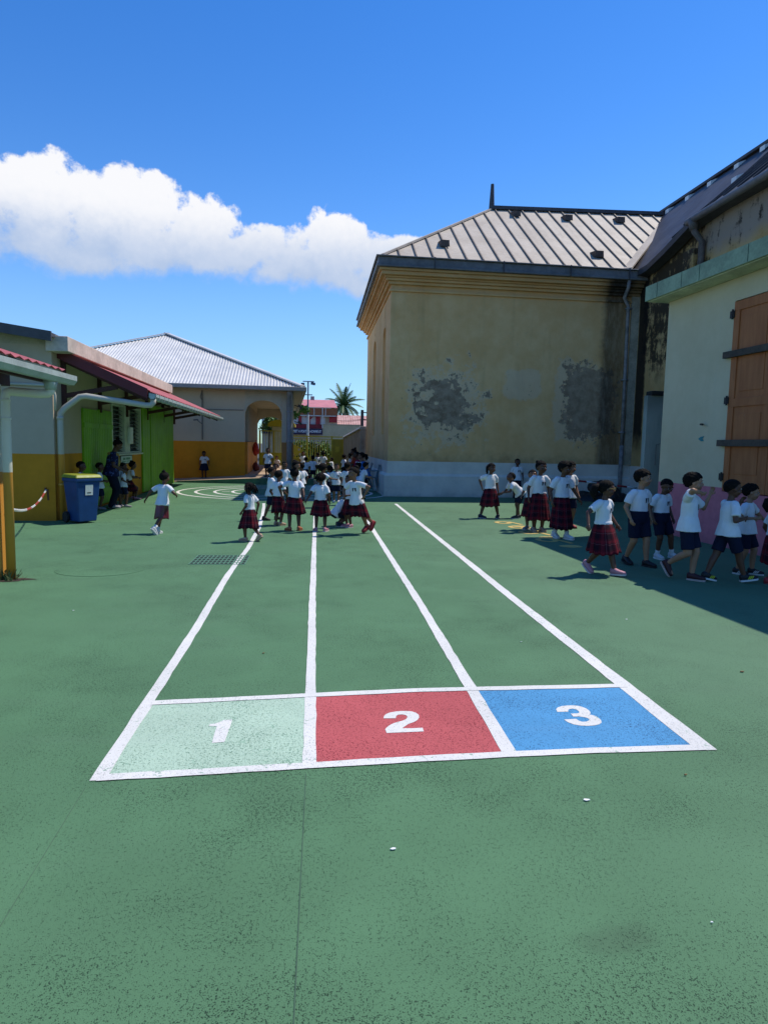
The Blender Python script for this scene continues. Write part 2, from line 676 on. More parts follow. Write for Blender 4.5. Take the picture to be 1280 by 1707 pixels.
# hairline joints of the court surface
seam_m = plain('joint', (.06, .115, .07), .9)
flat('surface_joints', ribbon([(-.045, 1.3), (-.035, 2.74)], .0032) + ribbon([(-.9, 1.7), (-.93, 2.68)], .0028), .002, seam_m, 'fine joints in the court surface')

# drain grate
gm = plain('grate_green', (.085, .20, .12), .7, .15, 12)
hole = plain('pit_black', (.006, .008, .008), .95)
gr = thing('drain_grate', 'square green cast drain grate with rows of dark holes beside the left lane line', 'drain grate', (-1.15, 8.05, 0))
mb = MB()
nx, ny, W, D = 13, 5, .64, .62
xs = [-W / 2 + W * i / nx for i in range(nx + 1)]
ys = [-D / 2 + D * i / ny for i in range(ny + 1)]
for x in xs:
    mb.box(x - .007, x + .007, -D / 2 - .007, D / 2 + .007, -.004, .0042)
for y in ys:
    for i in range(nx):
        mb.box(xs[i] + .007, xs[i + 1] - .007, y - .019, y + .019, -.004, .004)
mb.build('frame', gm, gr)
mb = MB()
mb.add([(-W / 2, -D / 2, .002), (W / 2, -D / 2, .002), (W / 2, D / 2, .002), (-W / 2, D / 2, .002)], [(0, 1, 2, 3)])
mb.build('pit', hole, gr)
mb = MB()
mb.prism([(.30 * math.cos(2 * PI * k / 40) * 1.55, .30 * math.sin(2 * PI * k / 40) * 1.3, 0) for k in range(40)], (0, 0, .003))
o = mb.build('manhole_cover', green, None, bevel=0, loc=(-2.35, 7.42, 0))
tag(o, 'round manhole cover painted over in court green near the orange post', 'manhole cover')

# litter
lit = MB()
lw = plain('paper', (.75, .74, .70), .8)
for x, y, s in ((1.10, 2.45, .022), (.28, 2.18, .016), (1.87, 2.30, .012), (1.5, 4.6, .012), (-.97, 2.0, .012),
                (2.6, 5.2, .014), (-2.0, 5.6, .015), (1.2, 1.75, .007)):
    s *= .55
    a = rng.uniform(0, 6)
    pts = [(x + s * (1 + .5 * rng.random()) * math.cos(a + k * 1.2), y + s * .7 * math.sin(a + k * 1.2), .003 + .002 * rng.random()) for k in range(5)]
    lit.prism(pts, (0, 0, .002))
tag(lit.build('litter_scraps', lw), 'tiny white paper scraps and leaves on the court', 'litter', kind='stuff')
lit = MB()
for x, y, s in ((1.62, 2.62, .010), (2.75, 3.9, .02), (-.35, 4.4, .012)):
    s *= .7
    a = rng.uniform(0, 6)
    lit.prism([(x + s * math.cos(a + k * 1.05), y + s * .5 * math.sin(a + k * 1.05), .004) for k in range(6)], (.003, 0, .005))
tag(lit.build('dry_leaves', plain('dry_leaf', (.22, .12, .045), .8)), 'a few dry brown leaves on the court', 'leaves', kind='stuff')


# ------------------------------------------------------------------ old church, right of centre
CX0, CY0 = 1.96, 18.4
skew = lambda p: V((p.x, p.y + .03 * p.x * (1 - max(0, min(1, p.y / 8.4))), p.z))   # its front wall is slightly out of square


def stucco_church():
    M = Mat('church_stucco')
    n1 = M.noise(.8, 5, .6)
    n2 = M.noise(3.2, 5, .65, seed=2)
    drip = M.noise(1.6, 4, .6, vec=M.scaled((2.2, 2.2, .22)), seed=4)
    c = M.mix((n1 * .6 + n2 * .4).step(.32, .68), (.70, .395, .155), (.82, .535, .255))
    c = M.mix(drip.step(.5, .8) * .45, c, (.38, .215, .09))
    c = M.mix(M.noise(7, 4, .7, seed=6).step(.55, .75) * .30, c, (.46, .37, .22))
    c = M.mix((M.z + n2 * 1.4).step(6.1, 7.0) * .5, c, (.40, .20, .07))
    c = M.mix((M.z + n2 * .8).step(1.75, 1.2) * .55, c, (.25, .165, .085))
    fr = M.y.step(.4, .1)                                     # the front face only
    wig = (M.noise(2.6, 6, .72, seed=9) - .5)
    wig2 = (M.noise(6.5, 5, .7, seed=12) - .5)

    def blot(x0, x1, z0, z1, w=1.0):
        dx = ((M.x - (x0 + x1) / 2).abs() / ((x1 - x0) / 2))
        dz = ((M.z - (z0 + z1) / 2).abs() / ((z1 - z0) / 2))
        return 1 - (dx.pow(4) + dz.pow(4)).pow(.25)
    pa = blot(.45, 2.75, 1.45, 3.75)
    pb = blot(4.7, 6.4, 1.5, 4.0)
    pc = blot(3.2, 4.45, 2.75, 3.7)
    pale = ((pa + wig * 2.6 + wig2 * .8).step(.02, .2).max((pb + wig * 1.3).step(.0, .12)).max((pc + wig * 1.0).step(.05, .2) * .9)) * fr
    c = M.mix(pale * .45, c, (.66, .55, .41))
    pa2 = blot(.65, 2.6, 1.75, 3.6)
    bare = ((pa2 + wig * 3.8 + wig2 * 1.8 - .22).step(.055, .085))
    pb2 = blot(5.0, 6.7, 1.55, 3.95)
    bare = bare.max((pb2 + wig * 1.5 + wig2 * 1.2 - .05).step(.04, .10)) * fr
    spots = (M.noise(9, 3, .6, seed=15).step(.66, .70)) * ((pa + .25).step(0, .3).max((pc + .1).step(.0, .3))) * fr
    bare = bare.max(spots)
    grey = M.mix(M.noise(5, 5, .7, seed=20).step(.35, .65), (.235, .16, .10), (.40, .295, .20))
    c = M.mix(bare, c, grey)
    # soot band by the downpipe
    band = (M.x + wig * .35).step(6.0, 6.25) * (M.x + wig2 * .2).step(6.95, 6.7) * fr
    soot = M.mix(M.noise(3, 6, .75, vec=M.scaled((3, 3, .8)), seed=30).step(.42, .66), (.018, .016, .014), (.16, .135, .10))
    c = M.mix(band * .93, c, soot)
    top = (M.x + wig * .5).step(5.6, 6.4) * (M.z + wig * .8).step(5.3, 6.0) * fr
    c = M.mix(top * .75, c, (.03, .024, .018))
    h = n2 * .5 + M.noise(24, 4, .6) * .25 - bare * .9
    return M.done(c, .92, h, .55, .03, spec=.15)


def white_base():
    M = Mat('whitewash')
    n = M.noise(1.4, 5, .65)
    c = M.mix(n.step(.3, .7), (.62, .565, .48), (.76, .70, .59))
    c = M.mix(M.noise(9, 4, .7, seed=3).step(.66, .74) * .5, c, (.20, .20, .19))
    c = M.mix((M.z + n * .3).step(.32, .08) * .55, c, (.22, .25, .22))
    return M.done(c, .85, M.noise(18, 4), .3, .02, spec=.2)


def nave_stucco():
    M = Mat('nave_stucco')
    n1 = M.noise(.9, 5, .6)
    n2 = M.noise(3.5, 5, .7, seed=2)
    c = M.mix(n1.step(.3, .7), (.44, .28, .11), (.58, .40, .19))
    # black mould running down near the corner and below the eave; grey cement above
    up = (M.z + n1 * .8).step(6.3, 6.7) * (M.y).step(-2.6, -3.4)
    c = M.mix(up * .8, c, (.30, .26, .235))
    mould = (n2 * .55 + M.noise(1.6, 5, .7, vec=M.scaled((2.5, 2.5, .5)), seed=7) * .45 + (M.y + 1.6).abs().step(2.3, .3) * .15
             + M.z.step(3.2, 5.6) * .07)
    c = M.mix(mould.step(.60, .70) * M.z.step(3.0, 3.9) * .92, c, (.028, .022, .018))
    streak = (M.y + (n2 - .5) * .25).step(-.65, -.5) * (M.y + (n2 - .5) * .1).step(-.04, -.12) * (M.z + n2 * .8).step(1.6, 2.4)
    c = M.mix(streak * .95, c, (.016, .013, .012))
    return M.done(c, .92, n2, .5, .03, spec=.15)


def seam_metal(name, a, b, rough=.42):
    M = Mat(name)
    n = M.noise(1.2, 5, .6)
    c = M.mix((n * .6 + M.noise(9, 4, .6, seed=2) * .4).step(.34, .66), a, b)
    c = M.mix(M.noise(.7, 5, .7, vec=M.scaled((4, .6, .6)), seed=4).step(.58, .76) * .4, c, tuple(x * .6 for x in a))
    return M.done(c, M.noise(3, 3) * .2 + (rough - .05), M.noise(2.2, 3, .6), .25, .03, metal=0, spec=.3)


stucco = stucco_church()
whitewash = white_base()
roof_tan = seam_metal('roof_zinc_tan', (.43, .355, .27), (.55, .465, .365), .6)
roof_dark = seam_metal('roof_zinc_dark', (.045, .042, .045), (.085, .08, .082), .5)
zinc = seam_metal('gutter_zinc', (.12, .115, .115), (.21, .205, .205), .5)
church = thing('church', 'old ochre church wing with peeling plaster, white plinth and tan metal hip roof', 'church', (CX0, CY0, 0))

mb = MB(skew)
mb.box(0, 10.5, 0, 8.4, 0, 5.85)
walls = mb.build('wall', stucco, church)
# blind arched niches on the left face
for y0, y1 in ((1.25, 2.05), (4.45, 5.5)):
    c = MB()
    yc, r = (y0 + y1) / 2, (y1 - y0) / 2
    pts = [(-.3, y0, 1.75), (-.3, y1, 1.75)] + [(-.3, yc + r * math.cos(t), 4.55 + r * .9 * math.sin(t)) for t in [PI * k / 10 for k in range(11)]]
    c.prism(pts, (.45, 0, 0))
    cut(walls, c)
    cut_slot = MB()
    cut_slot.box(-.2, .05, yc - .05, yc + .06, 5.05 + r * .3, 5.5)
    cut(walls, cut_slot)
mb = MB(skew)
mb.hexa([(-.10, -.10, 0), (10.5, -.10, 0), (10.5, 8.5, 0), (-.10, 8.5, 0)], [(-.10, -.10, .58), (10.5, -.10, .58), (10.5, 8.5, .58), (-.10, 8.5, .58)])
mb.hexa([(-.10, -.10, .58), (10.5, -.10, .58), (10.5, 8.5, .58), (-.10, 8.5, .58)], [(-.02, -.02, .645), (10.5, -.02, .645), (10.5, 8.42, .645), (-.02, 8.42, .645)])
mb.box(-.015, 10.5, -.015, 8.41, .60, .985)
mb.box(-.13, 10.4, -.13, 8.5, 0, .035)
mb.build('plinth', whitewash, church)
mb = MB(skew)
for o_, z0, z1 in ((.05, 5.60, 5.66), (.09, 5.78, 5.86), (.16, 5.86, 5.93), (.20, 5.93, 5.98), (.30, 5.98, 6.08), (.36, 6.08, 6.145)):
    mb.box(-o_, 7.15, -o_, 8.4 + o_, z0, z1 - .001)
mb.build('cornice', stucco, church, bevel=.012)
mb = MB(skew)
mb.box(-.44, 7.2, -.44, 8.84, 6.145, 6.215)
mb.box(-.40, 7.2, -.40, 8.80, 6.215, 6.40)
mb.box(-.46, 7.22, -.46, 8.86, 6.40, 6.435)
mb.build('gutter', zinc, church, bevel=.015)
# drip brackets below the gutter joints
for x in (1.1, 3.0, 4.9, 6.6):
    mb = MB(skew)
    mb.box(x, x + .03, -.475, -.44, 6.15, 6.44)
    mb.build('gutter_strap', roof_dark, church)
# hip roof with standing seams
ez, vy0, vy1 = 6.44, -.30, 8.70
A, B_ = (-.28, vy0, ez), (-.28, vy1, ez)
R0, R1 = (3.78, 4.15, 9.36), (10.1, 4.15, 9.52)
E2, E3 = (6.62, vy0 + .0, ez), (6.62, vy1, ez)
def on_front(x, t):
    """a point on the front slope: x along the eave, t from eave to ridge"""
    zt = R0[2] + (R1[2] - R0[2]) * max(0, (x - R0[0]) / (R1[0] - R0[0]))
    return V((x, vy0 + (R0[1] - vy0) * t, ez + (zt - ez) * t))


mb = MB(skew)


def span(x):
    t0, t1 = 0.0, 1.0
    if x < R0[0]:
        t1 = (x + .28) / (R0[0] + .28)
    if x > E2[0]:
        t0 = (x - E2[0]) / (R1[0] - E2[0])
    return t0, t1


cols = sorted([-.28 + (10.1 + .28) * i / 44 for i in range(45)] + [R0[0], E2[0]])
for xa, xb in zip(cols[:-1], cols[1:]):
    (a0, a1), (b0, b1) = span(xa), span(xb)
    mb.add([on_front(xa, a0), on_front(xb, b0), on_front(xb, b1), on_front(xa, a1)], [(0, 1, 2, 3)])
mb.add([B_, E3, R1, R0], [(3, 2, 1, 0)])
mb.add([A, R0, B_], [(0, 1, 2)])
mb.add([A, E2, E3, B_], [(3, 2, 1, 0)])
nface = len(mb.f)


k = 0
x = .18
while x < 10.0:
    t0, t1 = 0.0, 1.0
    if x < R0[0]:
        t1 = (x + .28) / (R0[0] + .28)
    if x > E2[0]:
        t0 = (x - E2[0]) / (R1[0] - E2[0])
    if t1 - t0 > .03:
        mb.bar(on_front(x, t0) + V((0, 0, .02)), on_front(x, t1) + V((0, 0, .02)), .03, .06, 1)
    x += .462
roof = mb.build('roof', [roof_tan, seam_metal('seam_shadow', (.19, .145, .105), (.26, .205, .15))], church)
for a_, b_, w_ in ((A, R0, .10), (B_, R0, .10), (E2, R1, .24)):
    mb = MB(skew)
    mb.bar(V(a_) + V((0, 0, .03)), V(b_) + V((0, 0, .03)), w_, .05)
    mb.build('hip_cap' if w_ < .2 else 'valley_flashing', roof_tan, roof)
mb = MB(skew)
mb.bar(V(R0) + V((-.05, 0, .05)), V(R1) + V((0, 0, .05)), .22, .11)
mb.build('ridge_cap', roof_dark, roof)
mb = MB(skew)
mb.tube([V(R0) + V((0, 0, .0)), V(R0) + V((0, 0, .45)), V(R0) + V((.0, 0, .82))], [.10, .075, .055], 6)
mb.build('finial', roof_dark, roof)
for px_, t in ((1.55, .20), (4.45, .86), (6.15, .82), (6.05, .17), (7.95, .82)):
    p = on_front(px_, t)
    mb = MB(skew)
    w, h = .13, .16
    f = [p + V((-w, -.12, -.02)), p + V((w, -.12, -.02)), p + V((w * .9, -.12, h)), p + V((-w * .9, -.12, h))]
    b = p + V((0, .34, .22))
    mb.add(f + [b + V((-w, 0, 0)), b + V((w, 0, 0))], [(0, 1, 2, 3), (3, 2, 5, 4), (0, 3, 4), (1, 5, 2)])
    mb.build('roof_vent', plain('vent_rust', (.10, .07, .052), .7, .3), roof)
# downpipe on the front wall, pilaster at the corner
mb = MB(skew)
mb.tube([(6.66, -.36, 6.15), (6.66, -.33, 5.95), (6.66, -.12, 5.72), (6.80, -.09, 5.5), (6.82, -.09, 3.5), (6.84, -.09, 1.5)], .052, 12)
for z in (5.4, 3.4, 1.9):
    mb.box(6.74, 6.9, -.15, -.0, z, z + .05)
mb.tube([(6.84, -.09, 1.55), (6.84, -.09, .1)], .062, 12)
mb.build('downpipe', plain('pipe_grey', (.25, .235, .225), .6, .3), church, smooth=True)
mb = MB(skew)
mb.box(6.93, 7.24, -.06, .4, .985, 5.84)
mb.build('pilaster', plain('pale_plaster', (.42, .36, .26), .9, .22, 2.5, bump=.3), church)

# nave wing running towards the camera, its own dark roof
nave = thing('church_nave', 'tall ochre church nave with black mould, dark metal roof and small roof vents', 'church nave', (9.13, 18.62, 0), rad(.6))
nm = nave_stucco()
mb = MB()
eave = [(-.02, -.02, 6.40), (-.02, -.9, 6.42), (-.05, -1.8, 6.60), (-.05, -2.9, 6.92), (-.02, -3.9, 7.02), (0, -12, 7.05)]
pts = [(0, .5, 0), (0, -12, 0), (0, -12, 6.98), (0, -3.9, 6.95), (0, -2.9, 6.85), (0, -1.8, 6.55), (0, -.9, 6.36), (0, .5, 6.36)]
mb.prism(pts, (6, 0, 0))
mb.build('wall', nm, nave)
RX, RZ = 3.0, 9.72
mb = MB()
N = len(eave)
ridge = [(RX, e[1] + (5.0 if i == 0 else 0), RZ + .06) for i, e in enumerate(eave)]
ridge[0] = (RX, 6, RZ + .1)
ridge[1] = (RX, 2.0, RZ + .1)
ov = [V(e) + V((-.28, 0, .02)) for e in eave]
for i in range(N - 1):
    mb.add([ov[i], ov[i + 1], ridge[i + 1], ridge[i]], [(0, 3, 2, 1)])
    mb.add([ov[i] - V((0, 0, .16)), ov[i + 1] - V((0, 0, .16)), ov[i + 1], ov[i]], [(0, 3, 2, 1)])
    mb.add([ov[i] - V((0, 0, .16)), ov[i + 1] - V((0, 0, .16)), V(eave[i + 1]) - V((0, 0, .16)), V(eave[i]) - V((0, 0, .16))], [(0, 1, 2, 3)])
far = [V((6.3, r[1], 7.0)) for r in ridge]
for i in range(N - 1):
    mb.add([ridge[i], ridge[i + 1], far[i + 1], far[i]], [(0, 3, 2, 1)])


def on_nave(y, t):
    for i in range(N - 1):
        if eave[i][1] >= y >= eave[i + 1][1]:
            f = (y - eave[i][1]) / (eave[i + 1][1] - eave[i][1])
            a = ov[i].lerp(ov[i + 1], f)
            r = V((RX, y, RZ + .06))
            return a.lerp(r, t)
    return V((RX, y, RZ)).lerp(V((-.3, y, 7.0)), 1 - t)


y = -2.2
while y > -11.5:
    mb.bar(on_nave(y, 0) + V((0, 0, .02)), on_nave(y, 1) + V((0, 0, .02)), .025, .05)
    y -= .5
nroof = mb.build('roof', roof_dark, nave)
mb = MB()
mb.bar((RX, 6, RZ + .1), (RX, -12, RZ + .1), .26, .08)
mb.build('ridge_cap', roof_dark, nroof)
wv = plain('vent_white', (.82, .82, .80), .4, .04)
for y, t in ((3.7, .93), (2.5, .93), (1.3, .93), (.0, .93), (-1.1, .93), (-2.57, .42), (-4.4, .42)):
    p = on_nave(y, t)
    mb = MB()
    w, h = .10, .13
    out = V((-.10, 0, -.05))
    f = [p + out + V((0, -w, 0)), p + out + V((0, w, 0)), p + out + V((0, w, h)), p + out + V((0, -w, h))]
    b = p + V((.14, 0, .17))
    mb.add(f + [b + V((0, -w, 0)), b + V((0, w, 0))], [(0, 1, 2, 3), (3, 2, 5, 4), (0, 3, 4), (1, 5, 2)])
    mb.build('roof_vent', wv, nroof)
mb = MB()
mb.tube([(-.36, -2.9, 6.90), (-.36, -12, 7.0)], .085, 10)
mb.build('gutter', zinc, nave, smooth=True)
mb = MB()
mb.tube([(-.34, -3.12, 6.9), (-.30, -3.14, 6.62), (-.10, -3.15, 6.4), (-.10, -3.15, 4.0), (-.10, -3.15, .1)], .075, 12)
mb.tube([(-.34, -3.12, 6.92), (-.32, -3.13, 6.66)], [.12, .09], 12)
mb.build('downpipe', plain('pipe_dark', (.12, .105, .10), .6, .3), nave, smooth=True)
mb = MB()
mb.box(-.22, .02, -3.0, -2.55, 5.75, 6.3)
mb.box(-.26, .02, -3.04, -2.51, 5.69, 5.75)
mb.build('corbel', nm, nave, bevel=.02)
mb = MB()
mb.box(-.03, .3, -11.9, .0, 0, .96)
mb.build('plinth', whitewash, nave)


# ------------------------------------------------------------------ cream building on the right with brown shutters
RB = thing('shuttered_building', 'cream flat roofed building with pink dado, green fascia and brown shutters', 'building', (5.965, 11.06, 0), math.atan(.055))


def right_wall():
    M = Mat('cream_pink_wall')
    n = M.noise(.9, 5, .6)
    n2 = M.noise(6, 4, .65, seed=3)
    cream = M.mix((n * .7 + n2 * .3).step(.3, .7), (.57, .475, .30), (.65, .555, .37))
    cream = M.mix(M.noise(1.5, 4, .6, vec=M.scaled((3, 3, .3)), seed=5).step(.56, .8) * .22, cream, (.42, .43, .36))
    cream = M.mix(M.noise(14, 3, .6, seed=8).step(.72, .76) * .35, cream, (.30, .30, .27))
    pink = M.mix(n2.step(.3, .7), (.52, .165, .20), (.60, .20, .24))
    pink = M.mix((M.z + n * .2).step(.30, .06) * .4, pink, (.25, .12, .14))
    c = M.mix((M.z + (n2 - .5) * .012).gt(.885), pink, cream)
    return M.done(c, .85, n2 * .6 + M.noise(40, 3) * .2, .22, .015, spec=.2)


rw = right_wall()
mb = MB()
mb.box(0, 5.5, -5.15, 0, 0, 3.95)
wall = mb.build('wall', rw, RB)
c = MB()
c.box(-.2, .10, -3.55, -1.70, .83, 3.62)
cut(wall, c)
fg = plain('fascia_green', (.30, .37, .235), .7, .18, 2.5, bump=.1)
mb = MB()
mb.box(-.37, -.33, -5.35, .14, 3.97, 4.215)
mb.box(-.33, 5.6, .10, .14, 3.97, 4.215)
mb.box(-.33, 5.6, -5.35, -5.31, 3.97, 4.215)
for y in (-.22, -.9, -1.35, -2.4, -3.6):
    mb.box(-.374, -.369, y - .004, y + .004, 3.975, 4.21, 1)
mb.build('fascia', [fg, plain('joint_dark', (.05, .09, .06), .9)], RB)
mb = MB()
mb.box(-.33, 5.6, -5.31, .10, 3.955, 4.19)
mb.build('roof_slab', plain('soffit_cream', (.55, .55, .36), .85, .2, 3), RB)


def shutter_mat():
    M = Mat('shutter_brown')
    n = M.noise(2.2, 5, .6, vec=M.scaled((1, 5, .7)))
    c = M.mix(n.step(.3, .7), (.36, .115, .036), (.46, .16, .055))
    c = M.mix(M.noise(8, 3, .6, seed=4).step(.68, .73) * .4, c, (.42, .30, .22))
    return M.done(c, .62, M.noise(20, 4, vec=M.scaled((1, 4, .4))), .2, .01, spec=.3)


sm = shutter_mat()
for i, (ya, yb) in enumerate(((-2.60, -1.715), (-3.53, -2.61))):
    mb = MB()
    mb.box(.005, .05, ya, yb, .845, 3.605)
    for z0, z1 in ((.845, 1.0), (2.08, 2.2), (3.47, 3.605)):
        mb.box(-.014, .004, ya, yb, z0, z1)
    for y0, y1 in ((ya, ya + .12), (yb - .12, yb)):
        for z0, z1 in ((1.0, 2.08), (2.2, 3.47)):
            mb.box(-.014, .004, y0, y1, z0, z1)
    for z0, z1 in ((1.1, 1.98), (2.3, 3.37)):
        mb.box(-.004, .004, ya + .2, yb - .2, z0, z1)
    sh = mb.build('shutter_leaf', sm, RB, bevel=.004)
    if i == 0:
        iron = plain('black_iron', (.02, .018, .017), .6)
        for z in (3.38, 2.13, 1.0):
            h = MB()
            h.box(-.03, .0, yb - .02, yb + .07, z, z + .1)
            h.tube([(-.03, yb + .012, z - .02), (-.03, yb + .012, z + .12)], .014, 8)
            h.build('hinge', iron, sh)
bar_m = plain('weathered_timber', (.085, .062, .045), .8, .3, 5, bump=.2)
for z in (2.80, 1.505):
    mb = MB()
    mb.box(-.075, -.018, -3.75, -1.60, z, z + .095)
    mb.build('cross_bar', bar_m, RB, bevel=.005)
mb = MB()
mb.tube([(-.02, -1.17, 1.845), (-.06, -1.17, 1.845), (-.07, -1.24, 1.84)], .016, 8)
mb.build('wall_hook', plain('black_iron', (.02, .018, .017), .6), RB)
mb = MB()
mb.prism([(-.003, -1.05, 1.62), (-.003, -1.13, 1.58), (-.003, -1.2, 1.585), (-.003, -1.16, 1.62), (-.003, -1.2, 1.66), (-.003, -1.12, 1.655)], (-.004, 0, 0))
mb.build('paint_mark', plain('teal_paint', (.03, .22, .24), .7), RB)

# weathered screen wall between the cream building and the nave
mb = MB()
mb.box(7.18, 9.0, 13.98, 14.14, 0, 2.62)
M = Mat('screen_wall_paint')
n = M.noise(1.6, 5, .65, vec=M.scaled((2, 2, .4)))
cc = M.mix(n.step(.3, .7), (.26, .30, .26), (.40, .43, .37))
cc = M.mix((M.z + n).step(2.6, 3.1) * .6, cc, (.10, .11, .09))
sw = thing('screen_wall', 'narrow weathered grey green wall behind the cream building', 'wall', (0, 0, 0))
mb.build('panel', M.done(cc, .9, n, .3, .02), sw)
mb = MB()
mb.box(7.24, 9.0, 13.93, 14.2, 2.622, 2.72)
mb.build('coping', plain('mould_black', (.02, .02, .018), .9, .3), sw, bevel=.02)
mb = MB()
mb.box(7.52, 7.60, 13.95, 13.978, .95, 1.38)
mb.build('meter_box', plain('grey_metal', (.16, .15, .14), .5), sw, bevel=.008)
mb = MB()
mb.tube([(7.42, 13.95, 1.1), (7.42, 13.95, 1.55), (7.62, 13.95, 1.6)], .008, 6)
mb.build('conduit', plain('grey_metal', (.16, .15, .14), .5), sw)

# dark tarpaulin heap and striped barrier by the church corner
hp = MB()
for k in range(46):
    a = rng.uniform(0, 2 * PI)
    r = rng.random() ** .6
    x, y = r * math.cos(a) * .75, r * math.sin(a) * .45
    s = rng.uniform(.09, .2)
    hp.ball((x, y, max(.05, (1 - r) * .50 + rng.uniform(-.05, .05))), (V((s, 0, .04)), V((0, s, .02)), V((0, .03, s * .8))), 8, 6)
me = remeshed(hp, .035, 1, 'tarpaulin_heap')
me.materials.append(plain('tarp_black', (.014, .014, .017), .55, .3, 5, bump=.5, bscale=14))
for p in me.polygons:
    p.use_smooth = True
o = bpy.data.objects.new('tarpaulin_heap', me)
col.objects.link(o)
o.location = (7.95, 17.75, 0)
tag(o, 'crumpled black tarpaulin heap below the church downpipe', 'tarpaulin')
bar_ = thing('barrier_rail', 'low red and white striped barrier rail in front of the tarpaulin heap', 'barrier', (6.55, 16.9, 0))
mb = MB()
for i in range(7):
    a, b = V((0, 0, .62)).lerp(V((1.9, -.15, .42)), i / 7), V((0, 0, .62)).lerp(V((1.9, -.15, .42)), (i + 1) / 7)
    mb.tube([a, b], .025, 8, i % 2, True)
mb.build('rail', [plain('stripe_white', (.62, .62, .6), .6), plain('stripe_red', (.35, .03, .03), .6)], bar_, smooth=True)
for x, y, z in ((.05, 0, .62), (1.85, -.15, .43)):
    mb = MB()
    mb.tube([(x, y, 0), (x, y, z)], .02, 8)
    mb.box(x - .12, x + .12, y - .12, y + .12, 0, .03)
    mb.build('post', plain('black_iron', (.02, .018, .017), .6), bar_)


# ------------------------------------------------------------------ low classroom building on the left, with its red awning
LB = thing('classroom_building', 'cream and ochre classroom building with green shutters and a red tin awning', 'building', (-4.49, 11.9, 0), math.atan(.03))


def dado_wall(name, z0, ochre, cream, rise=.006):
    M = Mat(name)
    n = M.noise(1.1, 5, .6)
    n2 = M.noise(7, 4, .6, seed=3)
    a = M.mix((n * .7 + n2 * .3).step(.3, .7), tuple(x * .86 for x in ochre), tuple(min(1, x * 1.1) for x in ochre))
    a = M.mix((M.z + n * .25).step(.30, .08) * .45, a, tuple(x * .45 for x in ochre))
    b = M.mix((n * .6 + n2 * .4).step(.3, .7), tuple(x * .9 for x in cream), cream)
    b = M.mix(M.noise(1.2, 4, .6, vec=M.scaled((3, 3, .25)), seed=5).step(.56, .8) * .2, b, tuple(x * .66 for x in cream))
    c = M.mix((M.z + (n2 - .5) * rise).gt(z0), a, b)
    return M.done(c, .85, n2 * .5 + M.noise(45, 3) * .2, .25, .012, spec=.2)


OCH = (.58, .235, .018)
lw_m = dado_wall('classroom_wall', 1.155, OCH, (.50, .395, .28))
lime = plain('lime_green_paint', (.20, .42, .006), .5, .14, 2.5, bump=.1)
mb = MB()
mb.box(-5.5, 0, 0, 10.75, 0, 3.0)
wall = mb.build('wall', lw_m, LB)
c = MB()
c.box(-.14, .2, 3.50, 6.34, 1.10, 2.24)
cut(wall, c)
# green double shutters and green panels
for y0, y1, z1 in ((1.47, 2.46, 2.02), (2.475, 3.46, 2.04)):
    mb = MB()
    mb.box(.004, .045, y0, y1, .06, z1)
    for k in range(1, 8):
        y = y0 + (y1 - y0) * k / 8
        mb.box(.045, .049, y - .004, y + .004, .07, z1 - .01)
    mb.box(.045, .062, y0, y1, .3, .4)
    mb.box(.045, .062, y0, y1, 1.65, 1.75)
    mb.build('shutter', lime, LB, bevel=.004)
for y0, y1, z1, d in ((6.40, 7.28, 2.28, .05), (7.30, 10.72, 2.42, .07)):
    mb = MB()
    n = max(3, int((y1 - y0) / .28))
    for k in range(n):
        a, b = y0 + (y1 - y0) * k / n, y0 + (y1 - y0) * (k + 1) / n
        mb.box(.004, d, a + .004, b - .004, .03, z1)
    mb.build('boarded_panel', lime, LB, bevel=.005)
# louvred window
frm = plain('window_cream', (.55, .58, .45), .6, .1)
glass_dark = plain('dark_interior', (.012, .015, .016), .4)
slat_m = plain('louvre_glass', (.17, .20, .19), .25, .1, spec=.6)
win = MB()
for y0, y1 in ((3.50, 3.62), (4.62, 5.12), (6.24, 6.34)):
    win.box(-.10, .025, y0, y1, 1.10, 2.24)
for z0, z1 in ((1.10, 1.14), (2.20, 2.24)):
    for y0, y1 in ((3.62, 4.62), (5.12, 6.24)):
        win.box(-.10, .022, y0, y1, z0, z1)
win.box(.0, .06, 3.46, 6.38, 1.06, 1.098)
wf = win.build('louvred_window', frm, LB, bevel=.004)
for y0, y1 in ((3.62, 4.62), (5.12, 6.24)):
    mb = MB()
    mb.add([(-.12, y0, 1.14), (-.12, y1, 1.14), (-.12, y1, 2.2), (-.12, y0, 2.2)], [(0, 1, 2, 3)])
    mb.build('pane', glass_dark, wf)
    mb = MB()
    for k in range(11):
        z = 1.18 + k * .096
        mb.hexa([(-.09, y0, z), (-.02, y0, z - .045), (-.02, y1, z - .045), (-.09, y1, z)],
                [(-.09, y0, z + .006), (-.02, y0, z - .039), (-.02, y1, z - .039), (-.09, y1, z + .006)])
    mb.build('louvre_slats', slat_m, wf)
mb = MB()
mb.box(.026, .10, 4.86, 5.16, 1.33, 1.74)
mb.build('dispenser', plain('white_plastic', (.66, .68, .62), .4, .05), LB, bevel=.02)
# framed notice
mb = MB()
mb.box(.003, .02, 4.22, 5.34, .845, 1.055)
nt = mb.build('notice_board', plain('notice_frame', (.03, .07, .04), .5), LB, bevel=.004)
mb = MB()
mb.box(.02, .0235, 4.27, 5.29, .868, 1.032)
mb.build('notice_sheet', plain('notice_paper', (.58, .66, .55), .6), nt)
mb = MB()
for z, h, spans in ((.945, .055, ((4.45, 4.62), (4.66, 4.7), (4.74, 4.9), (4.93, 5.02), (5.05, 5.12))), (.90, .02, ((4.36, 4.7), (4.75, 5.2)))):
    for a, b in spans:
        mb.box(.0235, .0245, a, b, z, z + h)
mb.build('notice_lettering', plain('notice_green', (.05, .22, .08), .6), nt)
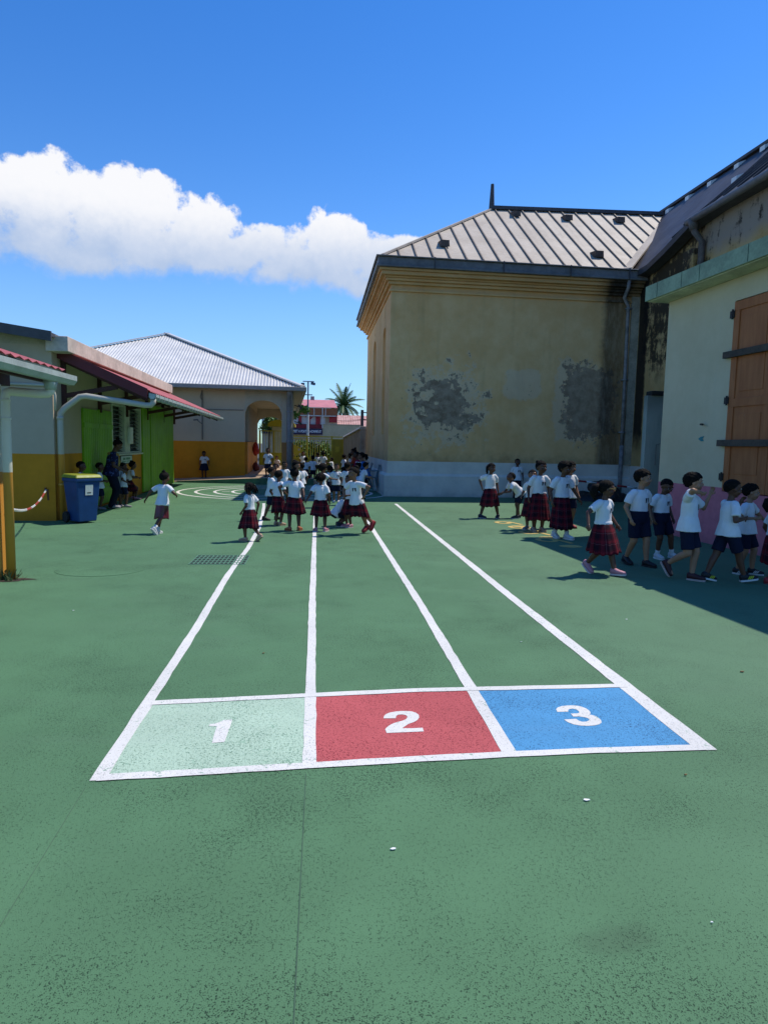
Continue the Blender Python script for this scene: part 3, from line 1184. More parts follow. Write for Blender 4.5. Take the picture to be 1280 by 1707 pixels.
# concrete gutter beam along the roof edge
mb = MB()
mb.box(-.06, .30, -.10, 9.35, 2.885, 3.14)
mb.build('roof_beam', plain('beam_plaster', (.60, .50, .42), .9, .16, 2.0, bump=.3), LB, bevel=.012)
# low pitched grey roof seen end-on
mb = MB()
mb.prism([(.12, -.35, 3.015), (.12, -.35, 3.175), (-5.5, -.35, 3.95), (-5.5, -.35, 3.79)], (0, .04, 0))
mb.prism([(.10, -.31, 3.10), (.10, -.31, 3.165), (-5.5, -.31, 3.94), (-5.5, -.31, 3.875)], (0, 10.9, 0))
mb.build('roof', plain('roof_fascia_grey', (.075, .07, .078), .6, .15), LB)
mb = MB()
mb.prism([(0, .001, 2.99), (-5.5, .001, 2.99), (-5.5, .001, 3.86), (-.1, .001, 3.09)], (0, .2, 0))
mb.build('gable', plain('gable_beige', (.42, .35, .24), .9, .15, 3), LB)
# awning: corrugated red sheet, rake board, rafters, struts, gutter
red_sheet = plain('red_tin', (.42, .10, .095), .55, .16, 1.8)
maroon = plain('maroon_paint', (.115, .013, .017), .55, .12)
wood = plain('dark_timber', (.075, .026, .02), .7, .2, 5)
ya, yb, xo, zi, zo = .28, 11.15, 1.52, 2.91, 2.26
mb = MB()
nw = int((yb - ya) / .0425)
for i in range(nw):
    y0, y1 = ya + (yb - ya) * i / nw, ya + (yb - ya) * (i + 1) / nw
    h0, h1 = .012 * math.cos(i * PI / 2), .012 * math.cos((i + 1) * PI / 2)
    mb.add([(.02, y0, zi + .03 + h0), (xo + .02, y0, zo + .03 + h0), (xo + .02, y1, zo + .03 + h1), (.02, y1, zi + .03 + h1)], [(0, 1, 2, 3)])
    mb.add([(.02, y0, zi + .026 + h0), (xo + .02, y0, zo + .026 + h0), (xo + .02, y1, zo + .026 + h1), (.02, y1, zi + .026 + h1)], [(3, 2, 1, 0)])
aw = mb.build('awning', red_sheet, LB)
mb = MB()
mb.prism([(.0, ya - .03, zi - .10), (xo - .02, ya - .03, zo - .10), (xo - .02, ya - .03, zo + .075), (.0, ya - .03, zi + .075)], (0, .035, 0))
mb.build('rake_board', maroon, aw)
mb = MB()
mb.prism([(.02, ya + .01, zi - .03), (xo - .06, ya + .01, zo - .03), (xo - .06, ya + .01, zo - .018), (.02, ya + .01, zi - .018)], (0, yb - ya - .02, 0))
mb.build('ceiling_boards', plain('soffit_boards', (.42, .50, .36), .7, .1, 3), aw)
for y in (.45, 2.6, 4.8, 7.0, 9.2, 11.05):
    mb = MB()
    mb.bar((.03, y, zi - .09), (xo - .05, y, zo - .09), .06, .11)
    mb.bar((.04, y, 1.98), (.04, y, zi - .1), .07, .07)
    mb.bar((.06, y, 2.18), (xo * .62, y, zo + .10), .055, .08)
    mb.build('bracket', wood, aw)
alu = plain('gutter_alloy', (.42, .47, .44), .4, .12, 5, metal=.2)
mb = MB()
prof = [(.0, .0), (.0, -.07), (.03, -.115), (.09, -.115), (.125, -.07), (.125, -.02), (.113, -.02), (.113, -.065), (.085, -.10), (.035, -.10), (.012, -.065), (.012, 0)]
mb.prism([(xo + a, ya - .02, zo + b) for a, b in prof], (0, yb - ya + .04, 0))
for y in (ya - .02, yb):
    mb.prism([(xo + a, y, zo + b) for a, b in prof[:6]], (0, .01, 0))
k = ya + .3
while k < yb:
    mb.box(xo - .003, xo + .131, k, k + .02, zo - .119, zo - .10)
    mb.box(xo + .125, xo + .131, k, k + .02, zo - .119, zo - .018)
    k += .42
mb.build('gutter', alu, aw)


def pipe_mat(name, z0, k=1.0):
    M = Mat(name)
    n = M.noise(4, 4)
    c = M.mix(M.z.gt(z0), M.mix(n, (.52, .225, .03), (.60, .28, .04)), M.mix(n, (.62 * k, .57 * k, .45 * k), (.72 * k, .68 * k, .56 * k)))
    return M.done(c, .45, spec=.4)


pm = pipe_mat('pipe_cream', 1.155, .68)
mb = MB()
mb.tube([(xo + .06, ya + .06, zo - .10), (xo + .06, ya + .06, zo - .165), (xo + .02, ya + .05, zo - .21), (xo - .06, ya + .04, zo - .215), (.50, .14, 2.165), (.40, .13, 2.15),
         (.16, .09, 1.95), (.09, .075, 1.86), (.085, .07, 1.7), (.085, .07, .02)], .052, 12)
for z in (1.75, .6):
    mb.tube([(.085, .07, z), (.085, .07, z + .05)], .060, 12)
mb.build('downpipe', pm, LB, smooth=True)
mb = MB()
mb.tube([(-.9, -.03, 2.33), (-.1, -.03, 2.32), (.02, -.03, 2.28), (.05, -.03, 2.15), (.04, -.02, 1.9)], .022, 8)
mb.build('conduit', pm, LB, smooth=True)
mb = MB()
mb.tube([(-.95, -.34, 3.1), (-.85, -.2, 2.95), (-.55, -.05, 2.72), (-.5, -.03, 2.45)], .012, 6)
mb.tube([(-.85, -.34, 3.1), (-.75, -.2, 2.9), (-.5, -.05, 2.7), (-.48, -.03, 2.45)], .012, 6)
mb.build('cable', plain('black_cable', (.015, .015, .015), .6), LB)
lampm = plain('lamp_black', (.012, .012, .013), .4)
for x, y, z in ((1.0, 2.75, 2.40), (1.33, 5.3, 2.27), (.30, 4.85, 2.32)):
    mb = MB()
    mb.bar((x, y, z + .06), (x, y, z - .03), .025, .025)
    mb.bar((x - .05, y - .03, z - .08), (x + .10, y + .06, z - .02), .16, .05)
    mb.bar((x - .12, y, z + .0), (x + .02, y, z - .04), .03, .03)
    lp = mb.build('floodlight', lampm, LB, bevel=.004)
    g = MB()
    g.bar((x + .0, y - .08, z - .10), (x + .12, y + .04, z - .045), .11, .02)
    g.build('lens', plain('lamp_lens', (.35, .38, .36), .2), lp)

# ------------------------------------------------------------------ veranda at the left edge
VE = thing('veranda', 'orange veranda post with downpipe, red tin roof and alloy gutter at the left edge', 'veranda', (-3.2, 6.95, 0))
pv = pipe_mat('post_paint', 1.08)
mb = MB()
mb.box(-.075, .065, -.07, .07, 0, 1.95)
mb.build('post', pv, VE, bevel=.008)
mb = MB()
mb.tube([(.56, .0, 1.93), (.56, .0, 1.89), (.53, .0, 1.865), (.46, -.01, 1.86), (.20, -.04, 1.875), (.165, -.045, 1.86), (.15, -.05, 1.82), (.148, -.05, 1.4), (.146, -.05, .01)], .043, 14)
for z in (1.60, 1.78):
    mb.tube([(.148, -.05, z), (.148, -.05, z + .02)], .05, 14)
mb.bar((.148, .0, 1.60), (.05, .0, 1.60), .02, .02)
mb.build('downpipe', pipe_mat('veranda_pipe', 1.08), VE, smooth=True)
mb = MB()
mb.tube([(.56, 0, 1.90), (.56, 0, 2.02)], [.05, .075], 12)
mb.build('gutter_outlet', alu, VE, smooth=True)
mb = MB()
prof2 = [(a, b) for a, b in prof]
mb.prism([(.54 + a, -5.5, 2.10 + b) for a, b in prof2], (0, 5.95, 0))
mb.prism([(.54 + a, .44, 2.10 + b) for a, b in prof2[:6]], (0, .01, 0))
mb.build('gutter', alu, VE)
mb = MB()
n = 132
for i in range(n):
    y0, y1 = -5.5 + 5.9 * i / n, -5.5 + 5.9 * (i + 1) / n
    h0, h1 = .011 * math.cos(i * PI / 2), .011 * math.cos((i + 1) * PI / 2)
    a0, a1, b0, b1 = V((.56, y0, 2.135 + h0)), V((.56, y1, 2.135 + h1)), V((-1.6, y0, 2.80 + h0)), V((-1.6, y1, 2.80 + h1))
    mb.add([a0, a1, b1, b0], [(0, 1, 2, 3)])
    dn = V((0, 0, -.004))
    mb.add([a0 + dn, a1 + dn, b1 + dn, b0 + dn], [(3, 2, 1, 0)])
mb.build('roof', red_sheet, VE)
mb = MB()
mb.bar((.5, .30, 2.06), (-1.6, .30, 2.70), .05, .10)
mb.bar((.5, -1.2, 2.06), (-1.6, -1.2, 2.70), .05, .10)
mb.bar((.0, -5.4, 2.02), (.0, .32, 2.02), .08, .14)
mb.bar((.42, -5.4, 2.02), (.42, .32, 2.02), .05, .06)
mb.build('rafter', wood, VE)
# weeds at the foot of the post
wm = plain('weed_green', (.075, .095, .03), .8, .3)
wd = MB()
for k in range(70):
    a, r = rng.uniform(0, 6.3), rng.uniform(.02, .17)
    p = V((r * math.cos(a), r * .6 * math.sin(a), 0))
    q = p + V((rng.uniform(-.06, .06), rng.uniform(-.04, .04), rng.uniform(.02, .10)))
    s = V((-math.sin(a), math.cos(a), 0)) * .008
    wd.add([p - s, p + s, q + s * .4, q + V((.01, 0, .015)), q - s * .4], [(0, 1, 2, 3, 4)])
o = wd.build('weeds', [wm], None, loc=(-3.09, 6.86, .006))
tag(o, 'dry weeds and dirt at the foot of the orange post', 'weeds', kind='stuff')
flat('soil_patch', [[(-3.09 + (.23 + .06 * math.sin(3 * a) + .03 * math.sin(7 * a)) * math.cos(a), 6.86 + .10 * math.sin(a)) for a in [2 * PI * k / 26 for k in range(26)]]], .0035, plain('soil', (.055, .035, .024), .95, .3, 20), 'brown soil round the post')

# red and white plastic chain from the post to the wall
ch = MB()
P0, P1 = V((-3.1, 7.0, .71)), V((-4.63, 11.86, .545))
nl = 96
for i in range(nl):
    t = (i + .5) / nl
    p = P0.lerp(P1, t) + V((0, 0, -.34 * 4 * t * (1 - t) * .42))
    d = (P1 - P0).normalized() + V((0, 0, -.34 * .42 * 4 * (1 - 2 * t) / (P1 - P0).length))
    d.normalize()
    s = d.cross(V((0, 0, 1))).normalized() if i % 2 else V((0, 0, 1))
    ring = [p + d * .036 * math.cos(a) + s * .013 * math.sin(a) for a in [2 * PI * k / 8 for k in range(9)]]
    ch.tube(ring, .0048, 5, 0 if i > 30 and (i // 11) % 2 else 1, False)
o = ch.build('barrier_chain', [plain('chain_red', (.42, .045, .03), .5), plain('chain_white', (.62, .60, .56), .5)])
tag(o, 'red and white plastic chain hung from the orange post to the ochre wall', 'chain')
hk = MB()
hk.tube([(-.15, -.001, .57), (-.15, -.05, .57), (-.15, -.06, .54), (-.15, -.04, .52)], .012, 6)
hk.bar((-.13, -.004, .55), (-.12, -.004, .36), .03, .006)
hk.build('chain_hook', plain('rust', (.14, .05, .025), .8), LB)

# wheelie bin
BN = thing('wheelie_bin', 'blue wheelie bin with yellow lid and white sticker at the corner of the ochre wall', 'wheelie bin', (-3.99, 11.72, 0), rad(48))
BN.scale = (.84, .84, .96)
blue = plain('bin_blue', (.008, .05, .17), .45, .1, 5)
mb = MB()
lo = [(-.19, -.20, .03), (.19, -.20, .03), (.19, .20, .03), (-.19, .20, .03)]
hi = [(-.25, -.26, .74), (.25, -.26, .74), (.25, .26, .74), (-.25, .26, .74)]
mb.hexa(lo, hi)
mb.hexa([(-.27, -.285, .735), (.27, -.285, .735), (.27, .27, .735), (-.27, .27, .735)], [(-.275, -.29, .80), (.275, -.29, .80), (.275, .275, .80), (-.275, .275, .80)])
mb.build('body', blue, BN, bevel=.018)
mb = MB()
mb.hexa([(-.285, -.30, .803), (.285, -.30, .803), (.285, .29, .803), (-.285, .29, .803)], [(-.25, -.25, .86), (.25, -.25, .86), (.25, .25, .87), (-.25, .25, .87)])
mb.build('lid', plain('bin_yellow', (.25, .27, .02), .5, .1), BN, bevel=.018)
mb = MB()
mb.tube([(-.2, .30, .82), (.2, .30, .82)], .016, 8)
mb.build('handle', blue, BN)
for x in (-.24, .24):
    mb = MB()
    mb.tube([(x - .03, .20, .10), (x + .03, .20, .10)], .10, 20)
    mb.build('wheel', plain('rubber_black', (.012, .012, .013), .7), BN, bevel=.008)
mb = MB()
mb.hexa([(-.07, -.2475, .50), (.09, -.2475, .50), (.09, -.2435, .50), (-.07, -.2435, .50)], [(-.07, -.2645, .685), (.09, -.2645, .685), (.09, -.26, .685), (-.07, -.26, .685)])
st = mb.build('sticker', plain('sticker_white', (.66, .67, .62), .6), BN)
mb = MB()
mb.hexa([(-.03, -.253, .535), (.05, -.253, .535), (.05, -.25, .535), (-.03, -.25, .535)], [(-.03, -.2545, .551), (.05, -.2545, .551), (.05, -.25, .551), (-.03, -.25, .551)])
mb.build('sticker_print', plain('print_black', (.02, .02, .02), .7), st)


# ------------------------------------------------------------------ arcade building at the back, left
AB = thing('arcade_building', 'cream and orange arcade building with white corrugated hip roof', 'building', (0, 25.4, 0), .045)
am = dado_wall('arcade_wall', 1.44, (.68, .27, .02), (.60, .50, .37))
tanp = plain('column_tan', (.40, .33, .24), .8, .15, 2)


def tan_post():
    M = Mat('column_paint')
    n = M.noise(3, 4)
    c = M.mix(M.z.gt(1.45), M.mix(n, (.36, .17, .06), (.46, .22, .08)), M.mix(n, (.44, .38, .29), (.52, .46, .36)))
    return M.done(c, .85, spec=.2)


colm = tan_post()
mb = MB()
mb.box(-12.5, -2.7, 0, .25, 0, 3.40)
mb.box(-12.5, -2.7, .25, 11, 0, 3.40)
mb.build('wall', am, AB)
# front arch: spandrel over the gallery mouth
mb = MB()


def arch(mb, axis, a0, a1, zs, ht, top, t0, t1, n=14):
    """wall panel with a segmental arch cut out, spanning a0..a1"""
    c, r = (a0 + a1) / 2, (a1 - a0) / 2
    for i in range(n):
        u0, u1 = -1 + 2 * i / n, -1 + 2 * (i + 1) / n
        z0, z1 = zs + ht * math.sqrt(max(0, 1 - u0 * u0)), zs + ht * math.sqrt(max(0, 1 - u1 * u1))
        p0, p1 = c + u0 * r, c + u1 * r
        if axis == 'x':
            pts = [(p0, t0, z0), (p1, t0, z1), (p1, t0, top), (p0, t0, top)]
            mb.prism(pts, (0, t1 - t0, 0))
        else:
            pts = [(t0, p0, z0), (t0, p1, z1), (t0, p1, top), (t0, p0, top)]
            mb.prism(pts, (t1 - t0, 0, 0))


arch(mb, 'x', -2.70, -1.34, 2.50, .50, 3.40, .0, .28)
sp = plain('arch_plaster', (.50, .46, .37), .85, .1, 2)
mb.build('front_arch', sp, AB)
ys = [0, 3.5, 7.0, 10.5]
for y in ys:
    mb = MB()
    mb.box(-1.34, -.90, y, y + .42, 0, 3.40)
    mb.build('column', colm, AB, bevel=.01)
for a, b in zip(ys[:-1], ys[1:]):
    mb = MB()
    arch(mb, 'y', a + .42, b, 2.40, .45, 3.40, -1.30, -.94)
    mb.build('side_arch', sp, AB)
mb = MB()
arch(mb, 'x', -2.70, -1.34, 2.40, .40, 3.40, 10.55, 10.8)
mb.build('end_arch', sp, AB)
mb = MB()
mb.box(-2.7, -.95, .29, 10.6, 3.22, 3.30)
mb.build('ceiling', sp, AB)
# tall louvre windows along the gallery wall
for k in range(5):
    y = .5 + k * 1.5
    mb = MB()
    for j in range(4):
        mb.box(-2.69, -2.60, y + j * .36, y + j * .36 + .10, 1.46, 2.85)
    mb.box(-2.698, -2.67, y, y + 1.2, 1.46, 2.85)
    mb.build('gallery_window', plain('window_tan', (.42, .35, .25), .7, .1), AB)
mb = MB()
mb.box(-2.698, -2.62, .26, 8.3, 0, 1.445)
mb.build('gallery_dado', plain('dado_orange', (.60, .25, .025), .8, .1), AB)
# walkway, kerb and ramp
wk = plain('walkway_tile', (.42, .30, .20), .8, .12, 3)
mb = MB()
mb.hexa([(-2.1, -2.15, -.02), (.0, -2.25, -.02), (0, 0, -.02), (-2.1, 0, -.02)], [(-2.1, -2.15, .20), (-.25, -2.25, .20), (-.25, 0, .22), (-2.1, 0, .22)])
mb.box(-2.7, -.75, 0, 11.2, -.02, .221)
mb.hexa([(-5.6, -1.6, -.02), (-2.1, -2.15, -.02), (-2.1, 0, -.02), (-5.6, 0, -.02)], [(-5.6, -1.6, .003), (-2.1, -2.15, .20), (-2.1, 0, .22), (-5.6, 0, .02)])
o = mb.build('walkway', wk, None, bevel=.01, loc=(0, 25.4, 0))
o.rotation_euler.z = .045
tag(o, 'raised tiled walkway and ramp', kind='structure')
mb = MB()
mb.hexa([(-4.9, -1.77, -.01), (-2.1, -2.2, -.01), (-2.1, -2.16, -.01), (-4.9, -1.72, -.01)], [(-4.9, -1.77, .05), (-2.1, -2.2, .205), (-2.1, -2.16, .205), (-4.9, -1.72, .05)])
mb.hexa([(-2.1, -2.2, -.01), (-.22, -2.3, -.01), (-.22, -2.26, -.01), (-2.1, -2.16, -.01)], [(-2.1, -2.2, .205), (-.22, -2.3, .205), (-.22, -2.26, .205), (-2.1, -2.16, .205)])
o = mb.build('kerb', plain('kerb_green', (.085, .17, .10), .85, .2), None, loc=(0, 25.4, 0))
o.rotation_euler.z = .045
tag(o, 'green painted kerb of the walkway', kind='structure')
# roof: corrugated hip
tin = plain('white_tin', (.60, .585, .55), .45, .07, 1.0, metal=.1)
ex0, ex1, ey, ezz = -12.7, -.58, -.62, 3.47
apx, apy, apz = -6.45, 5.75, 6.14
mb = MB()
pitch = .115
n = int((ex1 - ex0) / pitch * 6)
col_x = [ex0 + (ex1 - ex0) * i / n for i in range(n + 1)]


def top_t(x):
    return (x - ex0) / (apx - ex0) if x < apx else (ex1 - x) / (ex1 - apx)


def roof_pt(x, t):
    return V((x, ey + (apy - ey) * t, ezz + (apz - ezz) * t + .017 * math.cos(2 * PI * x / pitch)))


for a, b in zip(col_x[:-1], col_x[1:]):
    mb.add([roof_pt(a, 0), roof_pt(b, 0), roof_pt(b, top_t(b)), roof_pt(a, top_t(a))], [(0, 1, 2, 3)])
rf = mb.build('roof', tin, AB, smooth=True)
mb = MB()
A0, A1, AP = V((ex0, ey, ezz)), V((ex1, ey, ezz)), V((apx, apy, apz))
B0, B1, BP = V((ex0, 17, ezz)), V((ex1, 17, ezz)), V((apx, 11, apz))
mb.add([A1, B1, BP, AP], [(0, 1, 2, 3)])
mb.add([B1, B0, BP], [(0, 1, 2)])
mb.add([B0, A0, AP, BP], [(0, 1, 2, 3)])
mb.add([A0, A1, B1, B0], [(3, 2, 1, 0)])
mb.build('rear_slopes', tin, rf)
mb = MB()
for a, b in ((A0, AP), (A1, AP), (AP, BP)):
    mb.bar(a + V((0, 0, .05)), b + V((0, 0, .05)), .26, .05)
mb.build('hip_cap', tin, rf)
gt = plain('gutter_grey', (.34, .33, .30), .6, .12)
mb = MB()
mb.box(ex0, ex1 + .14, ey - .12, ey, 3.33, 3.48)
mb.box(ex1, ex1 + .14, ey, 17, 3.33, 3.48)
mb.build('gutter', gt, AB, bevel=.02)
mb = MB()
mb.box(ex0, ex1, ey, 0, 3.36, 3.40)
mb.box(-.9, ex1, 0, 12, 3.36, 3.40)
mb.build('soffit', plain('soffit_tan', (.40, .34, .26), .8), AB)
mb = MB()
mb.tube([(-1.06, -.5, 3.36), (-1.06, -.3, 3.2), (-1.06, -.10, 3.08), (-1.06, -.09, 2.0), (-1.06, -.09, .25)], .10, 14)
for z in (2.55, 1.45):
    mb.tube([(-1.06, -.09, z), (-1.06, -.09, z + .08)], .115, 14)
mb.build('downpipe', plain('pipe_zinc', (.26, .27, .29), .5, .15), AB, smooth=True)
mb = MB()
mb.bar((-2.75, -.02, 2.62), (-5.0, -.02, 2.60), .02, .03)
mb.tube([(-4.24, -.03, 3.3), (-4.24, -.03, 1.5)], .022, 8)
mb.tube([(-4.24, -.03, 3.3), (-4.30, -.06, 3.05), (-4.22, -.06, 2.9), (-4.24, -.03, 2.6)], .016, 6)
mb.build('conduit', plain('conduit_grey', (.20, .18, .16), .7), AB)
mb = MB()
mb.bar((-4.26, -.05, 2.08), (-4.42, -.25, 2.22), .02, .02)
mb.bar((-4.38, -.22, 2.22), (-4.50, -.35, 2.20), .05, .05)
mb.build('wall_lamp', plain('lamp_grey', (.18, .17, .16), .5), AB)
mb = MB()
for z in (2.85, 2.25):
    mb.bar((-.86, .1, z), (-.66, .0, z - .06), .03, .03)
    mb.bar((-.72, -.03, z + .02), (-.6, -.03, z - .12), .06, .07)
mb.build('spotlight', lampm, AB)

# red bags hung and standing by the gallery wall
for nm, lb, p, m, s in (('hanging_bag', 'red bag hanging on the orange gallery wall', (-2.66, 29.2, 1.15), plain('bag_red', (.38, .03, .02), .7, .3, 9), (.13, .2, .30)),
                        ('school_bag', 'dark maroon school bag standing on the walkway below the red bag', (-2.58, 28.3, .41), plain('bag_maroon', (.09, .012, .015), .7, .3, 9), (.13, .17, .19))):
    t = thing(nm, lb, 'bag', p)
    mb = MB()
    mb.ball((0, 0, 0), (V((s[0], 0, 0)), V((0, s[1], .02)), V((0, 0, s[2]))), 16, 10)
    mb.ball((s[0] * .55, .03, -s[2] * .3), (V((s[0] * .7, 0, 0)), V((0, s[1] * .8, 0)), V((0, 0, s[2] * .5))), 12, 8)
    mb.build('pouch', m, t, smooth=True)
    mb = MB()
    mb.tube([(0, -.05, s[2] * .9), (0, -.05, s[2] * 1.25), (0, .05, s[2] * 1.25), (0, .05, s[2] * .9)], .012, 6)
    mb.build('strap', m, t)

# ------------------------------------------------------------------ gate, fences and boundary wall
yel_p = plain('gate_yellow', (.50, .40, .03), .5, .1, 2)
och_p = plain('sheet_mustard', (.38, .29, .02), .5, .12, 2)
GT = thing('school_gate', 'yellow barred school gate with solid lower sheets and a mustard door leaf', 'gate', (0, 36, 0))
mb = MB()
for x in (-1.36, -.55, .78, 1.42):
    mb.box(x - .04, x + .04, -.04, .04, 0, 1.86)
mb.box(-1.4, 1.46, -.03, .03, 1.78, 1.84)
mb.box(-1.4, 1.46, -.025, .025, 1.66, 1.70)
mb.box(-1.4, .78, -.025, .025, .62, .68)
mb.build('gate_frame', yel_p, GT)
k = 0
x = -1.28
while x < .74:
    if abs(x + .55) > .05:
        mb = MB()
        mb.tube([(x, 0, .66), (x, 0, 1.70)], .014, 6)
        mb.build('bar', yel_p, GT)
    x += .13
mb = MB()
mb.box(-1.32, -.59, -.01, .01, .02, .62)
mb.box(-.51, .74, -.01, .01, .02, .62)
mb.build('sheet', och_p, GT)
mb = MB()
mb.box(.82, 1.38, -.012, .012, .03, 1.66)
dl = mb.build('door_leaf', och_p, GT)
mb = MB()
mb.box(.98, 1.2, -.03, -.013, 1.0, 1.3)
mb.build('letter_plate', yel_p, dl)
mb = MB()
mb.prism([(-1.32 + (0 if t < .01 else .52 * math.sin(t)), -.03, .66 + .75 * t / PI) for t in [PI * i / 12 for i in range(13)]], (0, .015, 0))
fl = mb.build('leaf_panel', yel_p, GT)
fm = plain('flower_white', (.62, .62, .55), .6)
mb = MB()
for fx, fz in ((-.98, 1.10), (-.86, 1.28), (-.92, .84)):
    for q in range(5):
        a = q * 2 * PI / 5
        mb.prism([(fx + .035 * math.cos(a) + .03 * math.cos(b), -.05, fz + .035 * math.sin(a) + .03 * math.sin(b)) for b in [2 * PI * i / 8 for i in range(8)]], (0, .008, 0))
mb.build('flower', fm, fl)

YF = thing('yellow_fence', 'yellow railing fence seen through the arcade with a solid base', 'fence', (0, 38.2, 0))
mb = MB()
mb.box(-3.3, -1.3, -.03, .03, 2.08, 2.13)
mb.box(-3.3, -1.3, -.03, .03, .82, .88)
for x in (-3.25, -2.45, -1.6):
    mb.box(x - .035, x + .035, -.035, .035, 0, 2.13)
mb.build('rail', yel_p, YF)
x = -3.2
while x < -1.35:
    mb = MB()
    mb.tube([(x, 0, .85), (x, 0, 2.1)], .014, 6)
    mb.build('bar', yel_p, YF)
    x += .14
mb = MB()
mb.box(-3.3, -1.3, -.012, .012, .0, .82)
mb.build('sheet', plain('sheet_yellow', (.56, .44, .02), .5, .1), YF)
KI = thing('gate_shelter', 'small cream shelter with a curved yellow canopy behind the yellow fence', 'shelter', (0, 41, 0))
mb = MB()
mb.box(-2.75, -1.5, 0, .9, 0, 2.55)
mb.build('wall', plain('shelter_cream', (.62, .55, .36), .8, .1, 2), KI)
mb = MB()
mb.box(-2.15, -1.75, -.03, -.001, .4, 2.1)
mb.build('door', plain('shelter_door', (.45, .42, .22), .7), KI)
mb = MB()
pr = [(-2.16 + .82 * math.cos(t), -.35, 2.50 + .36 * math.sin(t)) for t in [PI * i / 12 for i in range(13)]]
mb.prism(pr + [(-2.98, -.35, 2.42), (-1.34, -.35, 2.42)], (0, 1.3, 0))
mb.build('canopy', plain('canopy_yellow', (.56, .40, .02), .5, .08), KI)

OW = thing('boundary_wall', 'old stained boundary wall with pale sloping coping beside the church', 'wall', (0, 0, 0))
M = Mat('old_wall')
n = M.noise(2.2, 6, .75, vec=M.scaled((1, 3, .35)))
c = M.mix(n.step(.35, .6), (.13, .09, .06), (.36, .31, .23))
c = M.mix(M.noise(1.2, 4, seed=5).step(.5, .7) * .5, c, (.40, .37, .30))
mb = MB()
mb.hexa([(1.74, 26.85, 0), (2.05, 26.85, 0), (1.68, 35.9, 0), (1.40, 35.9, 0)], [(1.74, 26.85, 2.05), (2.05, 26.85, 2.05), (1.68, 35.9, 1.76), (1.40, 35.9, 1.76)])
mb.build('masonry', M.done(c, .95, n, .5, .03), OW)
mb = MB()
mb.hexa([(1.66, 26.85, 2.052), (2.12, 26.85, 2.052), (1.74, 35.92, 1.762), (1.32, 35.92, 1.762)], [(1.74, 26.85, 2.17), (2.04, 26.85, 2.17), (1.66, 35.92, 1.88), (1.42, 35.92, 1.88)])
mb.build('coping', plain('coping_pale', (.46, .42, .35), .85, .2, 3), OW, bevel=.01)

# ------------------------------------------------------------------ street beyond the gate
SH = thing('clothes_shop', 'red and orange clothing shop with navy lettered fascia beyond the gate', 'shop', (0, 55, 0))
shop_red = plain('shop_red', (.40, .018, .028), .5, .1)
mb = MB()
mb.box(-4.5, 1.62, .0, 8, 0, 4.15)
mb.build('wall', plain('shop_wall', (.50, .42, .30), .8, .12), SH)
mb = MB()
mb.box(-4.5, .62, -.12, -.001, 3.02, 3.72)
mb.build('upper_wall', plain('shop_white', (.60, .56, .55), .7, .1), SH)
for x0, x1 in ((-1.55, -1.3), (-.72, -.6), (-.15, .22), (.95, 1.6)):
    mb = MB()
    mb.box(x0, x1, -.2, -.121, 3.02 if x1 < .9 else 3.2, 3.70)
    mb.build('red_panel', shop_red, SH)
mb = MB()
mb.bar((-.95, -.17, 3.65), (-.68, -.17, 3.42), .05, .08)
mb.bar((-.38, -.17, 3.65), (-.64, -.17, 3.42), .05, .08)
mb.build('red_brace', shop_red, SH)
mb = MB()
mb.box(-4.5, .42, -.35, -.201, 2.68, 3.0)
mb.build('awning_board', plain('shop_dark_red', (.20, .014, .025), .6, .2), SH)
mb = MB()
mb.box(-4.5, .42, -.36, -.2, 2.18, 2.66)
fa = mb.build('fascia', plain('shop_navy', (.022, .015, .055), .5, .1), SH)
tx = bpy.data.curves.new('lettering', 'FONT')
tx.body = 'PRET A PORTER HOMME ET'
tx.size = .245
tx.shear = .22
tx.offset = .006
tx.extrude = .01
tx.align_x = 'LEFT'
to = bpy.data.objects.new('lettering', tx)
col.objects.link(to)
to.rotation_euler = (PI / 2, 0, 0)
lm = evaluated_mesh(to, 'lettering')
bpy.data.objects.remove(to)
w = max(v.co.x for v in lm.vertices)
lo_ = bpy.data.objects.new('lettering', lm)
lm.materials.clear()
lm.materials.append(plain('letter_white', (.78, .78, .78), .5, .03))
col.objects.link(lo_)
lo_.parent = fa
lo_.rotation_euler = (PI / 2, 0, 0)
lo_.scale = (2.36 / w, 1.15, 1)
lo_.location = (-2.02, -.373, 2.33)
mb = MB()
mb.box(-4.5, 1.62, -.5, -.2, 3.74, 4.34)
mb.build('parapet', plain('parapet_terracotta', (.34, .115, .045), .8, .12, 2), SH)
mb = MB()
for x in (-1.75, -.28, .64):
    mb.box(x - .03, x + .03, -.53, -.501, 3.74, 4.34)
mb.box(.36, .44, -.6, -.54, 2.7, 4.36)
mb.box(-1.4, 1.5, -.53, -.501, 3.66, 3.735)
mb.build('trim', plain('shop_trim', (.62, .58, .52), .7), SH)
mb = MB()
mb.add([(-4.5, -.6, 4.38), (1.6, -.6, 4.38), (1.42, 3.5, 5.25), (-4.5, 3.5, 5.25)], [(0, 1, 2, 3)])
mb.add([(-4.5, -.6, 4.345), (1.6, -.6, 4.345), (1.42, 3.5, 5.21), (-4.5, 3.5, 5.21)], [(3, 2, 1, 0)])
mb.build('roof', plain('shop_roof', (.58, .20, .20), .6, .12, 2), SH)
BW = thing('street_wall', 'plain beige street wall standing between the shop sign and the boundary wall', 'wall', (0, 50, 0))
mb = MB()
mb.box(.42, 3.2, 0, .25, 0, 2.85)
mb.build('panel', plain('beige_render', (.55, .45, .27), .85, .1, 1.5), BW)
mb = MB()
mb.box(.40, 3.22, -.03, .28, 2.852, 2.92)
mb.build('coping', plain('beige_cap', (.45, .37, .25), .85, .1), BW)
HS = thing('tiled_house', 'low white house with pinkish tiled roof beside the palm', 'house', (0, 62, 0))
mb = MB()
